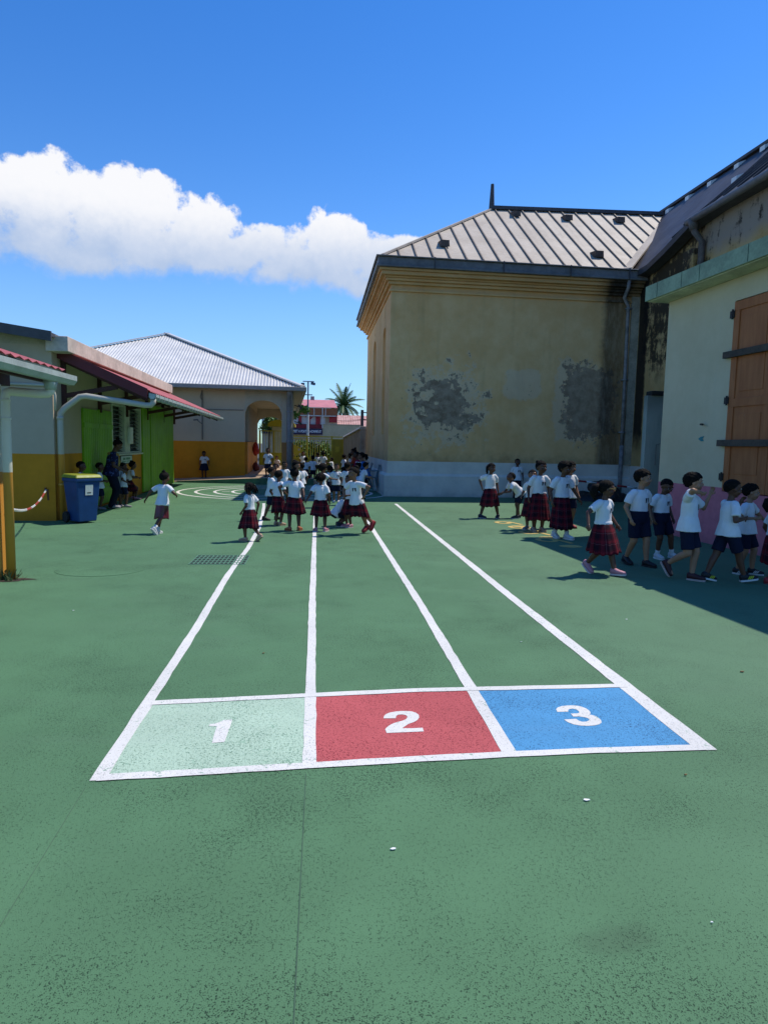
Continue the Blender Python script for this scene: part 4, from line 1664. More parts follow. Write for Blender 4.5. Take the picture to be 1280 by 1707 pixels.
mb.box(1.9, 7.5, 0, 5, 0, 3.1)
mb.build('wall', plain('house_white', (.55, .55, .55), .8, .1), HS)
mb = MB()
mb.box(3.2, 4.4, -.03, -.002, 2.3, 3.0)
mb.build('window', plain('dark_interior', (.012, .015, .016), .4), HS)
M = Mat('pan_tiles')
w1 = (M.x * 28).sin() * .5 + .5
c = M.mix(M.noise(3, 4).step(.3, .7), (.42, .20, .16), (.58, .34, .29))
mb = MB()
mb.add([(1.55, -.45, 3.08), (7.8, -.45, 3.08), (7.0, 3.0, 4.25), (1.75, 3.0, 4.25)], [(0, 1, 2, 3)])
mb.add([(1.55, -.45, 3.0), (7.8, -.45, 3.0), (7.0, 3.0, 4.17), (1.75, 3.0, 4.17)], [(3, 2, 1, 0)])
mb.add([(1.55, -.45, 3.08), (7.8, -.45, 3.08), (7.8, -.45, 3.0), (1.55, -.45, 3.0)], [(0, 1, 2, 3)])
mb.build('roof', M.done(c, .8, w1, .5, .05), HS)

# floodlight mast
FM = thing('floodlight_mast', 'slim grey floodlight mast with two crossbars standing above the shop roof', 'floodlight mast', (-.66, 46, 0))
pl = plain('mast_grey', (.16, .19, .24), .5, .1)
mb = MB()
mb.tube([(0, 0, 0), (0, 0, 3.4)], .085, 10, 1)
mb.tube([(0, 0, 3.4), (0, 0, 5.65)], .05, 8, 0)
mb.build('pole', [pl, plain('mast_white', (.55, .53, .48), .5)], FM)
for z, x0, x1 in ((5.62, -.36, .40), (4.72, -.22, .30)):
    mb = MB()
    mb.box(x0, x1, -.03, .03, z, z + .06)
    mb.build('crossbar', pl, FM)
for x, z, w in ((-.36, 5.42, .12), (.28, 5.52, .10), (.40, 5.48, .09), (-.30, 4.86, .09), (.30, 4.52, .13)):
    mb = MB()
    mb.hexa([(x - w, -.14, z - w), (x + w, -.14, z - w), (x + w * .8, .08, z - w * .7), (x - w * .8, .08, z - w * .7)],
            [(x - w, -.10, z + w), (x + w, -.10, z + w), (x + w * .8, .1, z + w * .8), (x - w * .8, .1, z + w * .8)])
    mb.build('floodlight', plain('flood_case', (.07, .085, .11), .4) if z != 4.52 else plain('flood_pink', (.5, .27, .25), .5), FM)

# utility pole and wires
UP = thing('utility_pole', 'dark utility pole with crossarm and wires left of the church corner', 'utility pole', (4.0, 60, 0))
dk = plain('pole_dark', (.04, .038, .04), .8)
mb = MB()
mb.tube([(0, 0, 0), (0, 0, 4.55)], [.16, .13], 10)
mb.build('pole', dk, UP)
for z in (4.35, 3.72):
    mb = MB()
    mb.bar((-.1, 0, z), (.75, 0, z - .06), .06, .07)
    mb.build('crossarm', dk, UP)
mb = MB()
for z, dz in ((4.3, .1), (3.72, -.05), (3.66, -.2)):
    for sx, L in ((-1, 4.5), (1, 12)):
        mb.tube([(sx * L * t, 1.5 * t * sx, z + dz * t - 1.2 * t * (1 - t) * .6) for t in [i / 8 for i in range(9)]], .014, 4)
mb.build('wire', dk, UP)

# ------------------------------------------------------------------ trees
bark = plain('bark', (.10, .075, .055), .9, .3, 8, bump=.4)


def leaf_mat(name, a, b):
    M = Mat(name)
    c = M.mix(M.noise(1.8, 3, .6).step(.3, .7), a, b)
    m = M.done(c, .55, spec=.3)
    return m


lf1 = leaf_mat('leaf_bright', (.05, .12, .018), (.13, .24, .035))
lf2 = leaf_mat('leaf_dark', (.022, .06, .014), (.06, .12, .025))


def leafy(name, label, cat, loc, clumps, n, size, m, trunk=None, group=None, seed=1):
    r = random.Random(seed)
    t = thing(name, label, cat, loc, 0, group)
    if trunk:
        mb = MB()
        for path, rr in trunk:
            mb.tube(path, rr, 8)
        mb.build('trunk', bark, t, smooth=True)
    mb = MB()
    for k in range(n):
        cx, cy, cz, cr = clumps[r.randrange(len(clumps))]
        d = V((r.gauss(0, 1), r.gauss(0, 1), r.gauss(0, .8))).normalized() * cr * (r.random() ** .45)
        p = V((cx, cy, cz)) + d
        u = V((r.gauss(0, 1), r.gauss(0, 1), r.gauss(0, .6))).normalized()
        w = u.cross(V((r.gauss(0, 1), r.gauss(0, 1), r.gauss(0, 1)))).normalized()
        L, W = size * r.uniform(.6, 1.3), size * r.uniform(.3, .5)
        mb.add([p, p + u * L * .5 + w * W, p + u * L, p + u * L * .5 - w * W], [(0, 1, 2, 3)])
    mb.build('crown', m, t)
    return t


leafy('street_tree', 'small tree with thin leafy branches leaning out beside the arcade column', 'tree', (-2.1, 46, 0),
      [(.3, 0, 3.75, .55), (.8, 0, 3.85, .45), (-.5, 0, 3.6, .6), (1.25, 0, 3.75, .3), (-.2, .2, 4.1, .4), (.5, 0, 3.4, .35), (-.9, 0, 3.2, .5)], 1500, .17, lf1,
      [([(0, 0, 0), (.05, 0, 1.6), (.2, 0, 2.6), (.7, 0, 3.5)], [.12, .10, .07, .03]), ([(.1, 0, 2.2), (-.3, .1, 3.0), (-.5, .1, 3.7)], [.07, .05, .02])], seed=3)
for i, (x, y, w, h, m, lb) in enumerate(((-.95, 41, .55, 1.75, lf1, 'bright green shrub behind the left half of the gate'), (-.1, 41.5, .5, 1.85, lf2, 'dark green shrub behind the middle of the gate'),
                                         (.55, 42, .5, 1.7, lf1, 'light green shrub behind the right bars of the gate'))):
    leafy('shrub', lb, 'shrub', (x, y, 0), [(rng.uniform(-w, w) * .6, rng.uniform(-.3, .3), rng.uniform(.25, h - .35), rng.uniform(.28, .42)) for _ in range(11)], 1500, .15, m,
          [([(0, 0, 0), (.05, 0, h * .6)], [.05, .02])], 'shrubs behind the gate', seed=20 + i)
leafy('roadside_tree', 'pale leafed tree seen through the arcade beside the yellow canopy', 'tree', (-3.05, 43, 0),
      [(0, 0, 2.7, .4), (-.3, .2, 2.4, .4), (.25, 0, 2.3, .3), (-.1, 0, 3.0, .3)], 700, .14, lf1, [([(0, 0, 0), (0, 0, 2.5)], [.08, .04])], seed=9)

PT = thing('palm_tree', 'coconut palm with a full ragged crown above the tiled roof', 'palm tree', (3.75, 100, 0))
mb = MB()
mb.tube([(0, 0, 0), (.15, 0, 3), (.1, 0, 7.2)], [.24, .18, .15], 10)
mb.build('trunk', bark, PT, smooth=True)
pr_ = random.Random(5)
pf = leaf_mat('palm_leaf', (.03, .075, .02), (.10, .17, .05))
for k in range(26):
    a = k * 2.399 + pr_.uniform(-.2, .2)
    e = 1.35 - 1.75 * (k / 26) + pr_.uniform(-.1, .1)
    L = pr_.uniform(2.7, 3.8)
    mb = MB()
    p = V((.1, 0, 7.2))
    d = V((math.cos(a) * math.cos(e), math.sin(a) * math.cos(e), math.sin(e)))
    path = [p.copy()]
    N2 = 12
    for i in range(N2):
        d = (d + V((0, 0, -.075 - .05 * (k / 26)))).normalized()
        p = p + d * L / N2
        path.append(p.copy())
    mb.tube(path, [.035 * (1 - i / (N2 + 2)) for i in range(N2 + 1)], 5)
    for i in range(2, N2 * 4):
        t = i / (N2 * 4)
        q = path[int(t * N2)].lerp(path[min(N2, int(t * N2) + 1)], t * N2 % 1)
        dd = (path[min(N2, int(t * N2) + 1)] - path[int(t * N2)]).normalized()
        s = dd.cross(V((0, 0, 1))).normalized()
        ll = .75 * math.sin(PI * (t * .85 + .12)) + .12
        for sg in (-1, 1):
            tip = q + (s * sg * .8 + dd * .55 + V((0, 0, -.42 + pr_.uniform(-.1, .1)))).normalized() * ll
            w = dd * .05
            mb.add([q - w, q + w, tip], [(0, 1, 2)])
    mb.build('frond', pf, PT)
mb = MB()
for k in range(7):
    a = k * .9
    mb.ball((.1 + .22 * math.cos(a), .22 * math.sin(a), 6.95 - .08 * (k % 2)), .13, 10, 7)
mb.build('coconut_cluster', plain('coconut', (.12, .10, .03), .6), PT, smooth=True)


PEOPLE = [
    dict(label='girl in a tartan skirt standing with legs wide apart, nearest to the stained church wall', loc=(3.45, 12.92, 0), H=1.119, yaw=188, lf=(-0.17, 0, 0, 0), rf=(0.17, 0.0, 0, 0), yawf=(-35, 35), hair='pony', skin='dark', low='skirt', sl=0.27, shoe='navy', lh=(0.05, 0.02, -0.27), rh=(0.03, -0.08, -0.2), hy=10),
    dict(label='boy with short hair bending forward to the left beside the painted yellow figures', loc=(4.04, 12.96, 0), H=1.05, yaw=95, lean=48, lh=(0, 0.2, -0.17), rh=(0.02, 0.17, -0.2), hair='short', skin='dark', low='shorts', shoe='navy', lf=(-0.05, 0.03, 0, 0), rf=(0.05, -0.05, 0, 0), hp=-25, py=-0.05),
    dict(label='small child standing with back against the white church plinth', loc=(5.6, 18.15, 0), H=1.132, yaw=175, hair='short', skin='dark', low='shorts', shoe='black', emb=1),
    dict(label='smallest girl in the tartan skirt row, face turned up and arm held out', loc=(3.72, 11.15, 0), H=1.059, yaw=140, lh=(0.02, 0.12, -0.16), rh=(0.04, 0.1, -0.2), hair='corn', skin='mid', low='skirt', sl=0.26, shoe='grey', hp=-15, hy=30),
    dict(label='tall girl with cornrows standing upright in the middle of the tartan skirt row', loc=(3.77, 10.91, 0), H=1.221, yaw=178, hair='corn2', skin='dark', low='skirt', sl=0.33, shoe='sand', emb=1, hy=25, lh=(0.05, 0.0, -0.27), rh=(0.06, 0.03, -0.27)),
    dict(label='girl with a dark bob and white socks stepping forward with one hand hanging out', loc=(3.86, 10.11, 0), H=1.242, yaw=196, hair='bob', skin='dark', low='skirt', sl=0.36, shoe='white', lf=(-0.03, 0.1, 0, 0), rf=(0.05, -0.05, 0.02, 15), emb=1, lh=(0.14, 0.05, -0.25), rh=(0.06, 0.02, -0.27), hy=20, hp=8),
    dict(label='child in red sandals half hidden behind the girl with white socks', loc=(4.5, 11.44, 0), H=1.21, yaw=195, hair='curly', skin='mid', low='shorts', shoe='red'),
    dict(label='girl with round glasses striding to the right in a flared tartan skirt and pink shoes', loc=(3.24, 7.17, 0), H=1.088, yaw=-148, lf=(-0.04, 0.14, 0, -5), rf=(0.05, -0.14, 0.055, 35), hair='ponybig', skin='dark', low='skirt', sl=0.25, flare=1.25, shoe='pink', emb=1, glasses=1, lh=(0.1, 0.03, -0.235), rh=(0.19, 0.02, -0.2), rp=(0.6, -1, 0.1), hy=48),
    dict(label='boy with curly hair in navy shorts looking right behind the girl with glasses', loc=(3.95, 7.74, 0), H=1.198, yaw=-165, tucked=1, hair='curly', skin='light', low='shorts', shoe='black', emb=1, lf=(-0.05, 0.09, 0, 0), rf=(0.05, -0.1, 0.02, 15), hy=45, lh=(0.07, -0.02, -0.27), rh=(0.05, 0.05, -0.26)),
    dict(label='boy in white trainers looking down with one foot stepping out by the pink wall', loc=(4.51, 8.23, 0), H=1.086, yaw=-165, tucked=1, hair='short', skin='dark', low='shorts', shoe='white', emb=1, lf=(-0.16, 0.04, 0.01, 0), rf=(0.03, 0, 0, 0), hp=25),
    dict(label='boy with tousled hair raising both arms to his face while walking', loc=(4.08, 6.86, 0), H=1.201, yaw=-138, hair='curly', skin='light', low='shorts', shoe='maroon', emb=1, lf=(-0.02, 0.05, 0, 0), rf=(0.03, -0.16, 0.09, 55), rh=(-0.02, 0.12, 0.06), rp=(1, -0.2, 0.25), lh=(0.13, 0.1, 0.03), lp=(0.5, 0.1, -1), sw=1.05, hy=25),
    dict(label='boy in black trainers with yellow lines stepping to the right in profile', loc=(4.46, 6.73, 0), H=1.14, yaw=-92, hair='short', skin='dark', low='shorts', shoe='blacky', lf=(-0.04, -0.17, 0.0, 12), rf=(0.05, 0.17, 0, -10), rh=(0.0, 0.09, -0.13), rp=(0.6, -1, -0.4), lh=(0.0, 0.16, 0.0), lp=(0.2, 0.3, -1)),
    dict(label='boy with spiky hair holding out one hand towards the girl at the edge', loc=(4.98, 7.17, 0), H=1.07, yaw=-142, hair='curly', skin='light', low='shorts', shoe='blackw', emb=1, lf=(-0.07, 0.06, 0, 0), rf=(0.05, -0.05, 0, 0), lh=(0.22, 0.08, -0.18), rh=(0.04, 0.1, -0.12), hy=25),
    dict(label='girl with long dark hair cut off by the right edge of the view', loc=(4.96, 6.66, 0), H=0.989, yaw=-100, hair='ponybig', skin='dark', low='skirt', sl=0.27, shoe='red', lf=(-0.05, 0.08, 0, 0), rf=(0.05, -0.06, 0, 0), rh=(0.1, -0.1, -0.22)),
    dict(label='girl with loose braids walking to the left on her own beside the drain grate', loc=(-0.96, 9.61, 0), H=0.861, yaw=62, lf=(-0.05, 0.05, 0, 0), rf=(0.05, -0.17, 0.055, 40), hair='braids', skin='dark', low='skirt', sl=0.27, flare=1.1, shoe='sand', lh=(0.04, 0.06, -0.25), rh=(0.06, -0.04, -0.26)),
    dict(label='boy with folded arms and dark trainers at the left of the huddle', loc=(-0.84, 12.28, 0), H=0.998, yaw=-72, lf=(-0.05, 0.12, 0, 0), rf=(0.05, -0.14, 0, 10), hair='short', skin='dark', low='shorts', shoe='black', lh=(-0.08, 0.13, -0.13), rh=(-0.08, 0.14, -0.1), lp=(0.7, -0.2, -1), rp=(0.7, -0.2, -1)),
    dict(label='girl between the boy with folded arms and the girl with her hand on her hip', loc=(-0.66, 11.48, 0), H=0.966, yaw=-38, hair='corn', skin='dark', low='skirt', sl=0.26, shoe='sand', lh=(0.05, 0.05, -0.25), rh=(0.03, 0.1, -0.2)),
    dict(label='girl seen from behind with one hand on her hip and the other holding a hand', loc=(-0.36, 10.78, 0), H=1.036, yaw=8, lf=(-0.075, 0, 0, 0), rf=(0.075, 0.02, 0, 0), yawf=(25, -25), hair='bun', skin='dark', low='skirt', sl=0.22, shoe='sandal', rhw=[-0.181, 10.55, 0.484], lh=(0.1, -0.02, -0.19), lp=(1, -0.3, 0)),
    dict(label='girl with beaded hair seen from behind holding hands to her left on the lane line', loc=(0.06, 10.72, 0), H=0.968, yaw=-5, lf=(-0.07, 0, 0, 0), rf=(0.08, 0, 0, 0), yawf=(20, -20), hair='bob2', skin='dark', low='skirt', sl=0.225, shoe='pink', lhw=[-0.181, 10.55, 0.484], rh=(0.05, 0.03, -0.27)),
    dict(label='boy squatting low behind the girl with beaded hair', loc=(0.32, 11.45, 0), H=0.98, yaw=-75, ph=0.22, lean=35, lf=(-0.08, 0.08, 0, 0), rf=(0.08, 0.05, 0, 0), lh=(0.0, 0.2, -0.12), rh=(0, 0.2, -0.14), hair='short', skin='dark', low='shorts', shoe='navy'),
    dict(label='girl in pink shoes facing left between the huddle and the running girl', loc=(0.56, 11.3, 0), H=0.919, yaw=118, lf=(-0.06, 0, 0, 0), rf=(0.08, 0, 0, 0), hair='bun', skin='dark', low='skirt', sl=0.24, shoe='pink', lh=(0.04, 0.12, -0.14), rh=(0.05, 0.1, -0.17)),
    dict(label='girl in red sandals running with hands at her waist', loc=(0.73, 10.46, 0), H=1.082, yaw=128, lean=9, lf=(0.04, -0.15, 0.0, 25), rf=(-0.01, -0.2, 0.1, 60), py=0.12, hair='bun', skin='mid', low='skirt', sl=0.23, flare=1.1, shoe='red', emb=1, lh=(0.09, -0.02, -0.16), lp=(1, -0.4, 0), rh=(0.04, 0.09, -0.18), rp=(1, -0.3, 0), hy=-12, bias=1),
    dict(label='boy facing the camera in shade behind the gap between beaded girl and running girl', loc=(0.47, 16.1, 0), H=0.965, yaw=182, hair='short', skin='mid', low='shorts', shoe='white', emb=1, lh=(0.06, 0.08, -0.2), rh=(0.05, 0.03, -0.26)),
    dict(label='girl with a big puff of hair reaching an arm out to the right', loc=(0.12, 14.83, 0), H=0.982, yaw=-58, hair='afro', skin='dark', low='shorts', shoe='black', rh=(0.08, 0.24, -0.1), lh=(0.05, 0.05, -0.26)),
    dict(label='smiling child behind the girl with her hand on her hip', loc=(-0.45, 14.23, 0), H=1.054, yaw=-140, hair='bun', skin='mid', low='shorts', shoe='black', emb=0, hy=20),
    dict(label='small child whose head shows between the column and the huddle', loc=(-0.79, 16.28, 0), H=0.997, yaw=-170, hair='short', skin='dark', low='shorts', shoe='black'),
    dict(label='child in the shade behind the boy with folded arms', loc=(-1.03, 16.59, 0), H=0.926, yaw=180, hair='short', skin='dark', low='shorts', shoe='black'),
    dict(label='child with only a dark head showing behind the girl in pink shoes', loc=(0.7, 15.49, 0), H=1.015, yaw=-30, hair='curly', skin='dark', low='shorts', shoe='black'),
    dict(label='child with plaits between the big puff of hair and the boy facing the camera', loc=(0.32, 16.77, 0), H=0.898, yaw=60, hair='bob2', skin='dark', low='nskirt', shoe='black'),
    dict(label='child in the shade turning away behind the smiling child', loc=(-0.37, 16.33, 0), H=0.959, yaw=30, hair='puff', skin='dark', low='shorts', shoe='black'),
    dict(label='child crouching in the shade just left of the patterned top', loc=(0.89, 19.35, 0), H=1.05, yaw=60, ph=0.25, lean=20, lf=(-0.08, 0.08, 0, 0), rf=(0.08, 0.06, 0, 0), hair='curly', skin='dark', low='shorts', shoe='black'),
    dict(label='child seated on the ground in front of the woman in blue', loc=(1.69, 22.24, 0), H=1.0, yaw=110, ph=0.16, lean=8, lf=(-0.06, 0.22, 0, 0), rf=(0.07, 0.2, 0, 0), hair='short', skin='light', low='shorts', shoe='black'),
    dict(label='boy standing on the edge of the walkway in front of the arcade', loc=(-1.75, 24.0, 0.2), H=1.057, yaw=172, hair='short', skin='dark', low='shorts', shoe='black', emb=1),
    dict(label='tiny child sitting on the far end of the walkway in the sun', loc=(-1.78, 30.0, 0.2), H=0.95, yaw=150, ph=0.2, lean=5, lf=(-0.06, 0.2, 0, 0), rf=(0.06, 0.2, 0, 0), hair='short', skin='mid', low='shorts', shoe='black'),
    dict(label='child leaning by the foot of the grey pipe column', loc=(-1.04, 27.38, 0), H=1.057, yaw=-80, hair='short', skin='dark', low='shorts', shoe='black'),
    dict(label='child in a dark skirt seen from behind, left one of the pair near the gate', loc=(-0.39, 23.44, 0), H=0.971, yaw=10, lf=(-0.12, -0.1, 0, 0), rf=(0.08, 0.05, 0, 0), hair='short', skin='dark', low='nskirt', sl=0.27, shoe='black', lh=(0.12, 0, -0.24)),
    dict(label='child seen from behind, right one of the pair near the gate', loc=(-0.16, 24.6, 0), H=0.998, yaw=-5, lf=(-0.05, 0, 0, 0), rf=(0.06, -0.1, 0.03, 30), hair='curly', skin='dark', low='shorts', shoe='navy'),
    dict(label='child with face turned back in front of the yellow gate', loc=(-0.66, 31.35, 0), H=1.07, yaw=200, hair='short', skin='mid', low='shorts', shoe='black'),
    dict(label='child with arm raised, left of the two in front of the gate bars', loc=(0.04, 30.37, 0), H=1.039, yaw=20, hair='short', skin='dark', low='shorts', shoe='black', lh=(0.1, 0.1, -0.05)),
    dict(label='child in a white top, right of the two in front of the gate bars', loc=(0.25, 28.77, 0), H=1.115, yaw=-10, hair='bun', skin='dark', low='shorts', shoe='black'),
    dict(label='child stretching an arm to the left near the yellow door', loc=(0.61, 27.38, 0), H=0.89, yaw=75, hair='short', skin='dark', low='shorts', shoe='black', lh=(0.03, 0.24, 0.0), rh=(0.04, 0.15, -0.2)),
    dict(label='fair haired child near the old boundary wall', loc=(1.07, 26.58, 0), H=1.034, yaw=-60, hair='corn', skin='light', low='shorts', shoe='white'),
    dict(label='child facing the fair haired child by the old boundary wall', loc=(1.34, 27.11, 0), H=1.08, yaw=80, hair='short', skin='dark', low='shorts', shoe='black'),
    dict(label='child in white bending towards the plastic chair beside the church', loc=(1.14, 17.26, 0), H=1.0, yaw=-75, lean=22, hair='curly', skin='light', low='shorts', shoe='black', lh=(0.0, 0.17, -0.15), rh=(0.02, 0.15, -0.18)),
    dict(label='child in a black and white patterned top crouching by the seated women', loc=(1.16, 19.4, 0), H=1.2, yaw=-20, ph=0.3, lean=25, lf=(-0.08, 0.1, 0, 0), rf=(0.08, 0.08, 0, 0), hair='ribbon', skin='dark', low='shorts', shoe='black', shirt='pattern'),
    dict(label='woman in a red top sitting on a chair along the church wall', loc=(1.42, 23.6, 0), H=1.66, yaw=85, hair='bun', skin='dark', shoe='black', shirt='red', lean=12, ph=0.3, py=0, lf=(-0.06, 0.26, 0, 0), rf=(0.06, 0.24, 0, 0), adult=1, low='trousers', lh=(0.02, 0.17, -0.22), rh=(0.02, 0.17, -0.22)),
    dict(label='woman in a magenta top sitting between the woman in red and the woman in blue', loc=(1.42, 22.0, 0), H=1.55, yaw=85, hair='short', skin='dark', shoe='black', shirt='magenta', lean=12, ph=0.3, py=0, lf=(-0.06, 0.26, 0, 0), rf=(0.06, 0.24, 0, 0), adult=1, low='trousers', lh=(0.02, 0.17, -0.22), rh=(0.02, 0.17, -0.22)),
    dict(label='woman in a bright blue top sitting on the nearest chair by the church wall', loc=(1.5, 20.2, 0), H=1.55, yaw=80, hair='ponybig', skin='mid', shoe='black', shirt='blue', lean=15, ph=0.3, py=0, lf=(-0.06, 0.26, 0, 0), rf=(0.06, 0.24, 0, 0), adult=1, low='trousers', lh=(0.02, 0.17, -0.22), rh=(0.02, 0.17, -0.22)),
    dict(label='girl with a top knot running away across the court on the left', loc=(-2.38, 10.32, 0), H=0.958, yaw=-28, lean=8, lf=(-0.05, 0.0, 0, 5), rf=(0.03, -0.17, 0.06, 50), py=0.06, hair='topknot', skin='dark', low='satin', sl=0.245, flare=0.85, shoe='white', lh=(0.17, -0.1, -0.2), rh=(0.07, 0.1, -0.14), rp=(0.9, -0.8, -0.2)),
    dict(label='small child standing alone against the orange wall of the arcade building', loc=(-4.15, 25.0, 0.07), H=1.025, yaw=180, hair='short', skin='dark', low='nskirt', sl=0.2, shoe='black', emb=1, hp=15, lh=(0.08, 0.03, -0.25)),
    dict(label='child whose head shows above the yellow lid of the bin', loc=(-4.36, 12.75, 0), H=1.026, yaw=-80, hair='short', skin='dark', low='shorts', shoe='white'),
    dict(label='child in a white shirt between the bin and the woman by the louvred window', loc=(-4.37, 13.84, 0), H=0.972, yaw=-75, hair='short', skin='dark', low='shorts', shoe='grey', lh=(0.03, 0.12, -0.15), rh=(0.03, 0.12, -0.15)),
    dict(label='child half hidden between the woman and the boy by the framed notice', loc=(-4.16, 14.37, 0), H=0.987, yaw=170, hair='bob', skin='dark', low='shorts', shoe='grey'),
    dict(label='boy in an untucked white shirt standing below the framed notice', loc=(-4.07, 14.38, 0), H=0.963, yaw=-60, hair='short', skin='dark', low='shorts', shoe='grey', lh=(0.04, 0.1, -0.15), rh=(0.06, 0.06, -0.2), lf=(-0.05, -0.06, 0, 0), rf=(0.05, 0.05, 0, 0)),
    dict(label='girl in pink shoes leaning with bent knees against the ochre dado', loc=(-4.4, 16.31, 0), H=1.05, yaw=-60, lean=20, ph=0.4, py=-0.1, lf=(-0.06, 0.03, 0, 0), rf=(0.06, 0.06, 0, 0), hair='puff', skin='dark', low='skirt', sl=0.2, shoe='pink', lh=(0.04, 0.1, -0.13), rh=(0.04, 0.12, -0.14)),
    dict(label='woman in a patterned blouse and yellow scarf leaning on the green shutter', loc=(-4.22, 14.1, 0), H=1.471, yaw=-75, hair='bun', skin='dark', low='trousers', shoe='grey', shirt='navyprint', adult=1, lean=8, hp=30, lh=(-0.03, 0.13, -0.2), rh=(0.02, 0.12, -0.22), scarf=1),
]

# ------------------------------------------------------------------ people
SKIN = {'dark': (.105, .042, .022), 'mid': (.21, .098, .052), 'light': (.33, .17, .097)}


def cloth_mat(name, c, rough=.85, wr=.25):
    M = Mat(name)
    n = M.noise(9, 4, .6)
    colr = M.mix(n.step(.3, .7), tuple(x * .93 for x in c), c)
    h = M.noise(13, 3, .55, vec=M.scaled((1.6, 1.6, .7))) + M.noise(40, 2) * .2
    return M.done(colr, rough, h, .5, .02 * wr * 4, spec=.15)


def tartan_mat():
    M = Mat('tartan', 'UV')
    P = .115
    fu, fv = (M.x / P).fract(), (M.y / P).fract()

    def band(f, a, b):
        return f.gt(a) * f.lt(b)
    du, dv = band(fu, .0, .38), band(fv, .0, .38)
    ru, rv = band(fu, .55, .78), band(fv, .55, .78)
    wu, wv_ = band(fu, .885, .925), band(fv, .885, .925)
    base = (.060, .005, .011)
    c = M.mix((du + dv) * .45, base, (.010, .005, .012))
    c = M.mix((ru + rv) * .24, c, (.26, .016, .03))
    c = M.mix((wu + wv_) * .16, c, (.42, .25, .27))
    return M.done(c, .85, M.noise(60, 2), .15, .003, spec=.12)


def pattern_mat(name, a, b, sc=14, edge=.5):
    M = Mat(name)
    n = M.noise(sc, 2, .5, dist=1.2)
    return M.done(M.mix(n.step(edge - .02, edge + .02), a, b), .85, spec=.15)


CM = dict(
    white=cloth_mat('shirt_white', (.73, .73, .74)), navy=cloth_mat('navy_cloth', (.010, .013, .032)), tartan=tartan_mat(),
    black=plain('shoe_black', (.012, .012, .014), .5), red=cloth_mat('top_red', (.42, .05, .02)), magenta=cloth_mat('top_magenta', (.30, .02, .07)),
    blue=cloth_mat('top_blue', (.03, .17, .50)), pattern=pattern_mat('top_pattern', (.02, .02, .03), (.62, .62, .66), 11),
    navyprint=pattern_mat('top_print', (.012, .014, .05), (.07, .10, .26), 16, .58), trousers=cloth_mat('trousers_dark', (.008, .010, .022)),
    satin=None, scarf=pattern_mat('scarf_print', (.40, .26, .08), (.10, .06, .05), 18, .62))
M_ = Mat('satin_burgundy')
CM['satin'] = M_.done(M_.mix(M_.noise(5, 3).step(.35, .7), (.085, .006, .016), (.17, .012, .035)), .32, M_.noise(11, 3, .5, vec=M_.scaled((2, 2, .6))), .6, .03, spec=.5)
SHOE = dict(black=((.013, .013, .015), (.02, .02, .02)), navy=((.016, .018, .035), (.35, .35, .36)), white=((.62, .61, .60), (.66, .66, .64)), pink=((.50, .22, .26), (.60, .50, .50)),
            grey=((.22, .21, .22), (.40, .40, .40)), sand=((.42, .27, .18), (.40, .30, .22)), sandal=((.40, .12, .05), (.25, .10, .05)), red=((.32, .025, .03), (.14, .03, .03)),
            maroon=((.05, .012, .014), (.42, .33, .30)), blacky=((.013, .013, .015), (.60, .60, .58)), blackw=((.013, .013, .015), (.60, .60, .58)))
hair_m = None
M_ = Mat('hair_black')
hair_m = M_.done(M_.mix(M_.noise(60, 3).step(.35, .7), (.004, .0033, .003), (.014, .010, .008)), .85, M_.noise(110, 3, .6), .5, .008, spec=.12)
lipm = {k: plain('lip_' + k, tuple(x * y for x, y in zip(c, (.95, .62, .70))), .45) for k, c in SKIN.items()}
eye_w = plain('eye_white', (.34, .32, .30), .25, .02)
eye_b = plain('eye_dark', (.008, .006, .005), .2)
skin_m = {}
for k_, c_ in SKIN.items():
    M_ = Mat('skin_' + k_)
    skin_m[k_] = M_.done(M_.mix(M_.noise(7, 4).step(.3, .7), tuple(x * .86 for x in c_), tuple(x * 1.12 for x in c_)), .5, M_.noise(90, 3), .12, .003, spec=.4)
gold = plain('wire_gold', (.5, .36, .16), .3, .05, metal=.8)
emb_m = plain('emblem_navy', (.010, .010, .022), .7)
yline = plain('shoe_line_yellow', (.50, .55, .03), .6)
wline = plain('shoe_line_white', (.62, .62, .60), .6)
sock_m = cloth_mat('sock_white', (.62, .62, .60))


def ik(a, t, l1, l2, pole):
    d = t - a
    L = d.length
    m = (l1 + l2) * .9985
    if L > m:
        t = a + d * (m / L)
        d = t - a
        L = m
    L = max(L, abs(l1 - l2) + .01)
    dn = d.normalized()
    p = (pole - dn * pole.dot(dn))
    p = p.normalized() if p.length > 1e-4 else V((1, 0, 0))
    x = (l1 * l1 - l2 * l2 + L * L) / (2 * L)
    h = math.sqrt(max(0, l1 * l1 - x * x))
    return a + dn * x + p * h, t


def rotv(v, ax, deg):
    return Matrix.Rotation(rad(deg), 3, ax) @ v


def obj_from(me, name, mats, parent, smooth=True):
    for m in mats:
        me.materials.append(m)
    if smooth:
        me.polygons.foreach_set('use_smooth', [True] * len(me.polygons))
    o = bpy.data.objects.new(name, me)
    col.objects.link(o)
    o.parent = parent
    return o


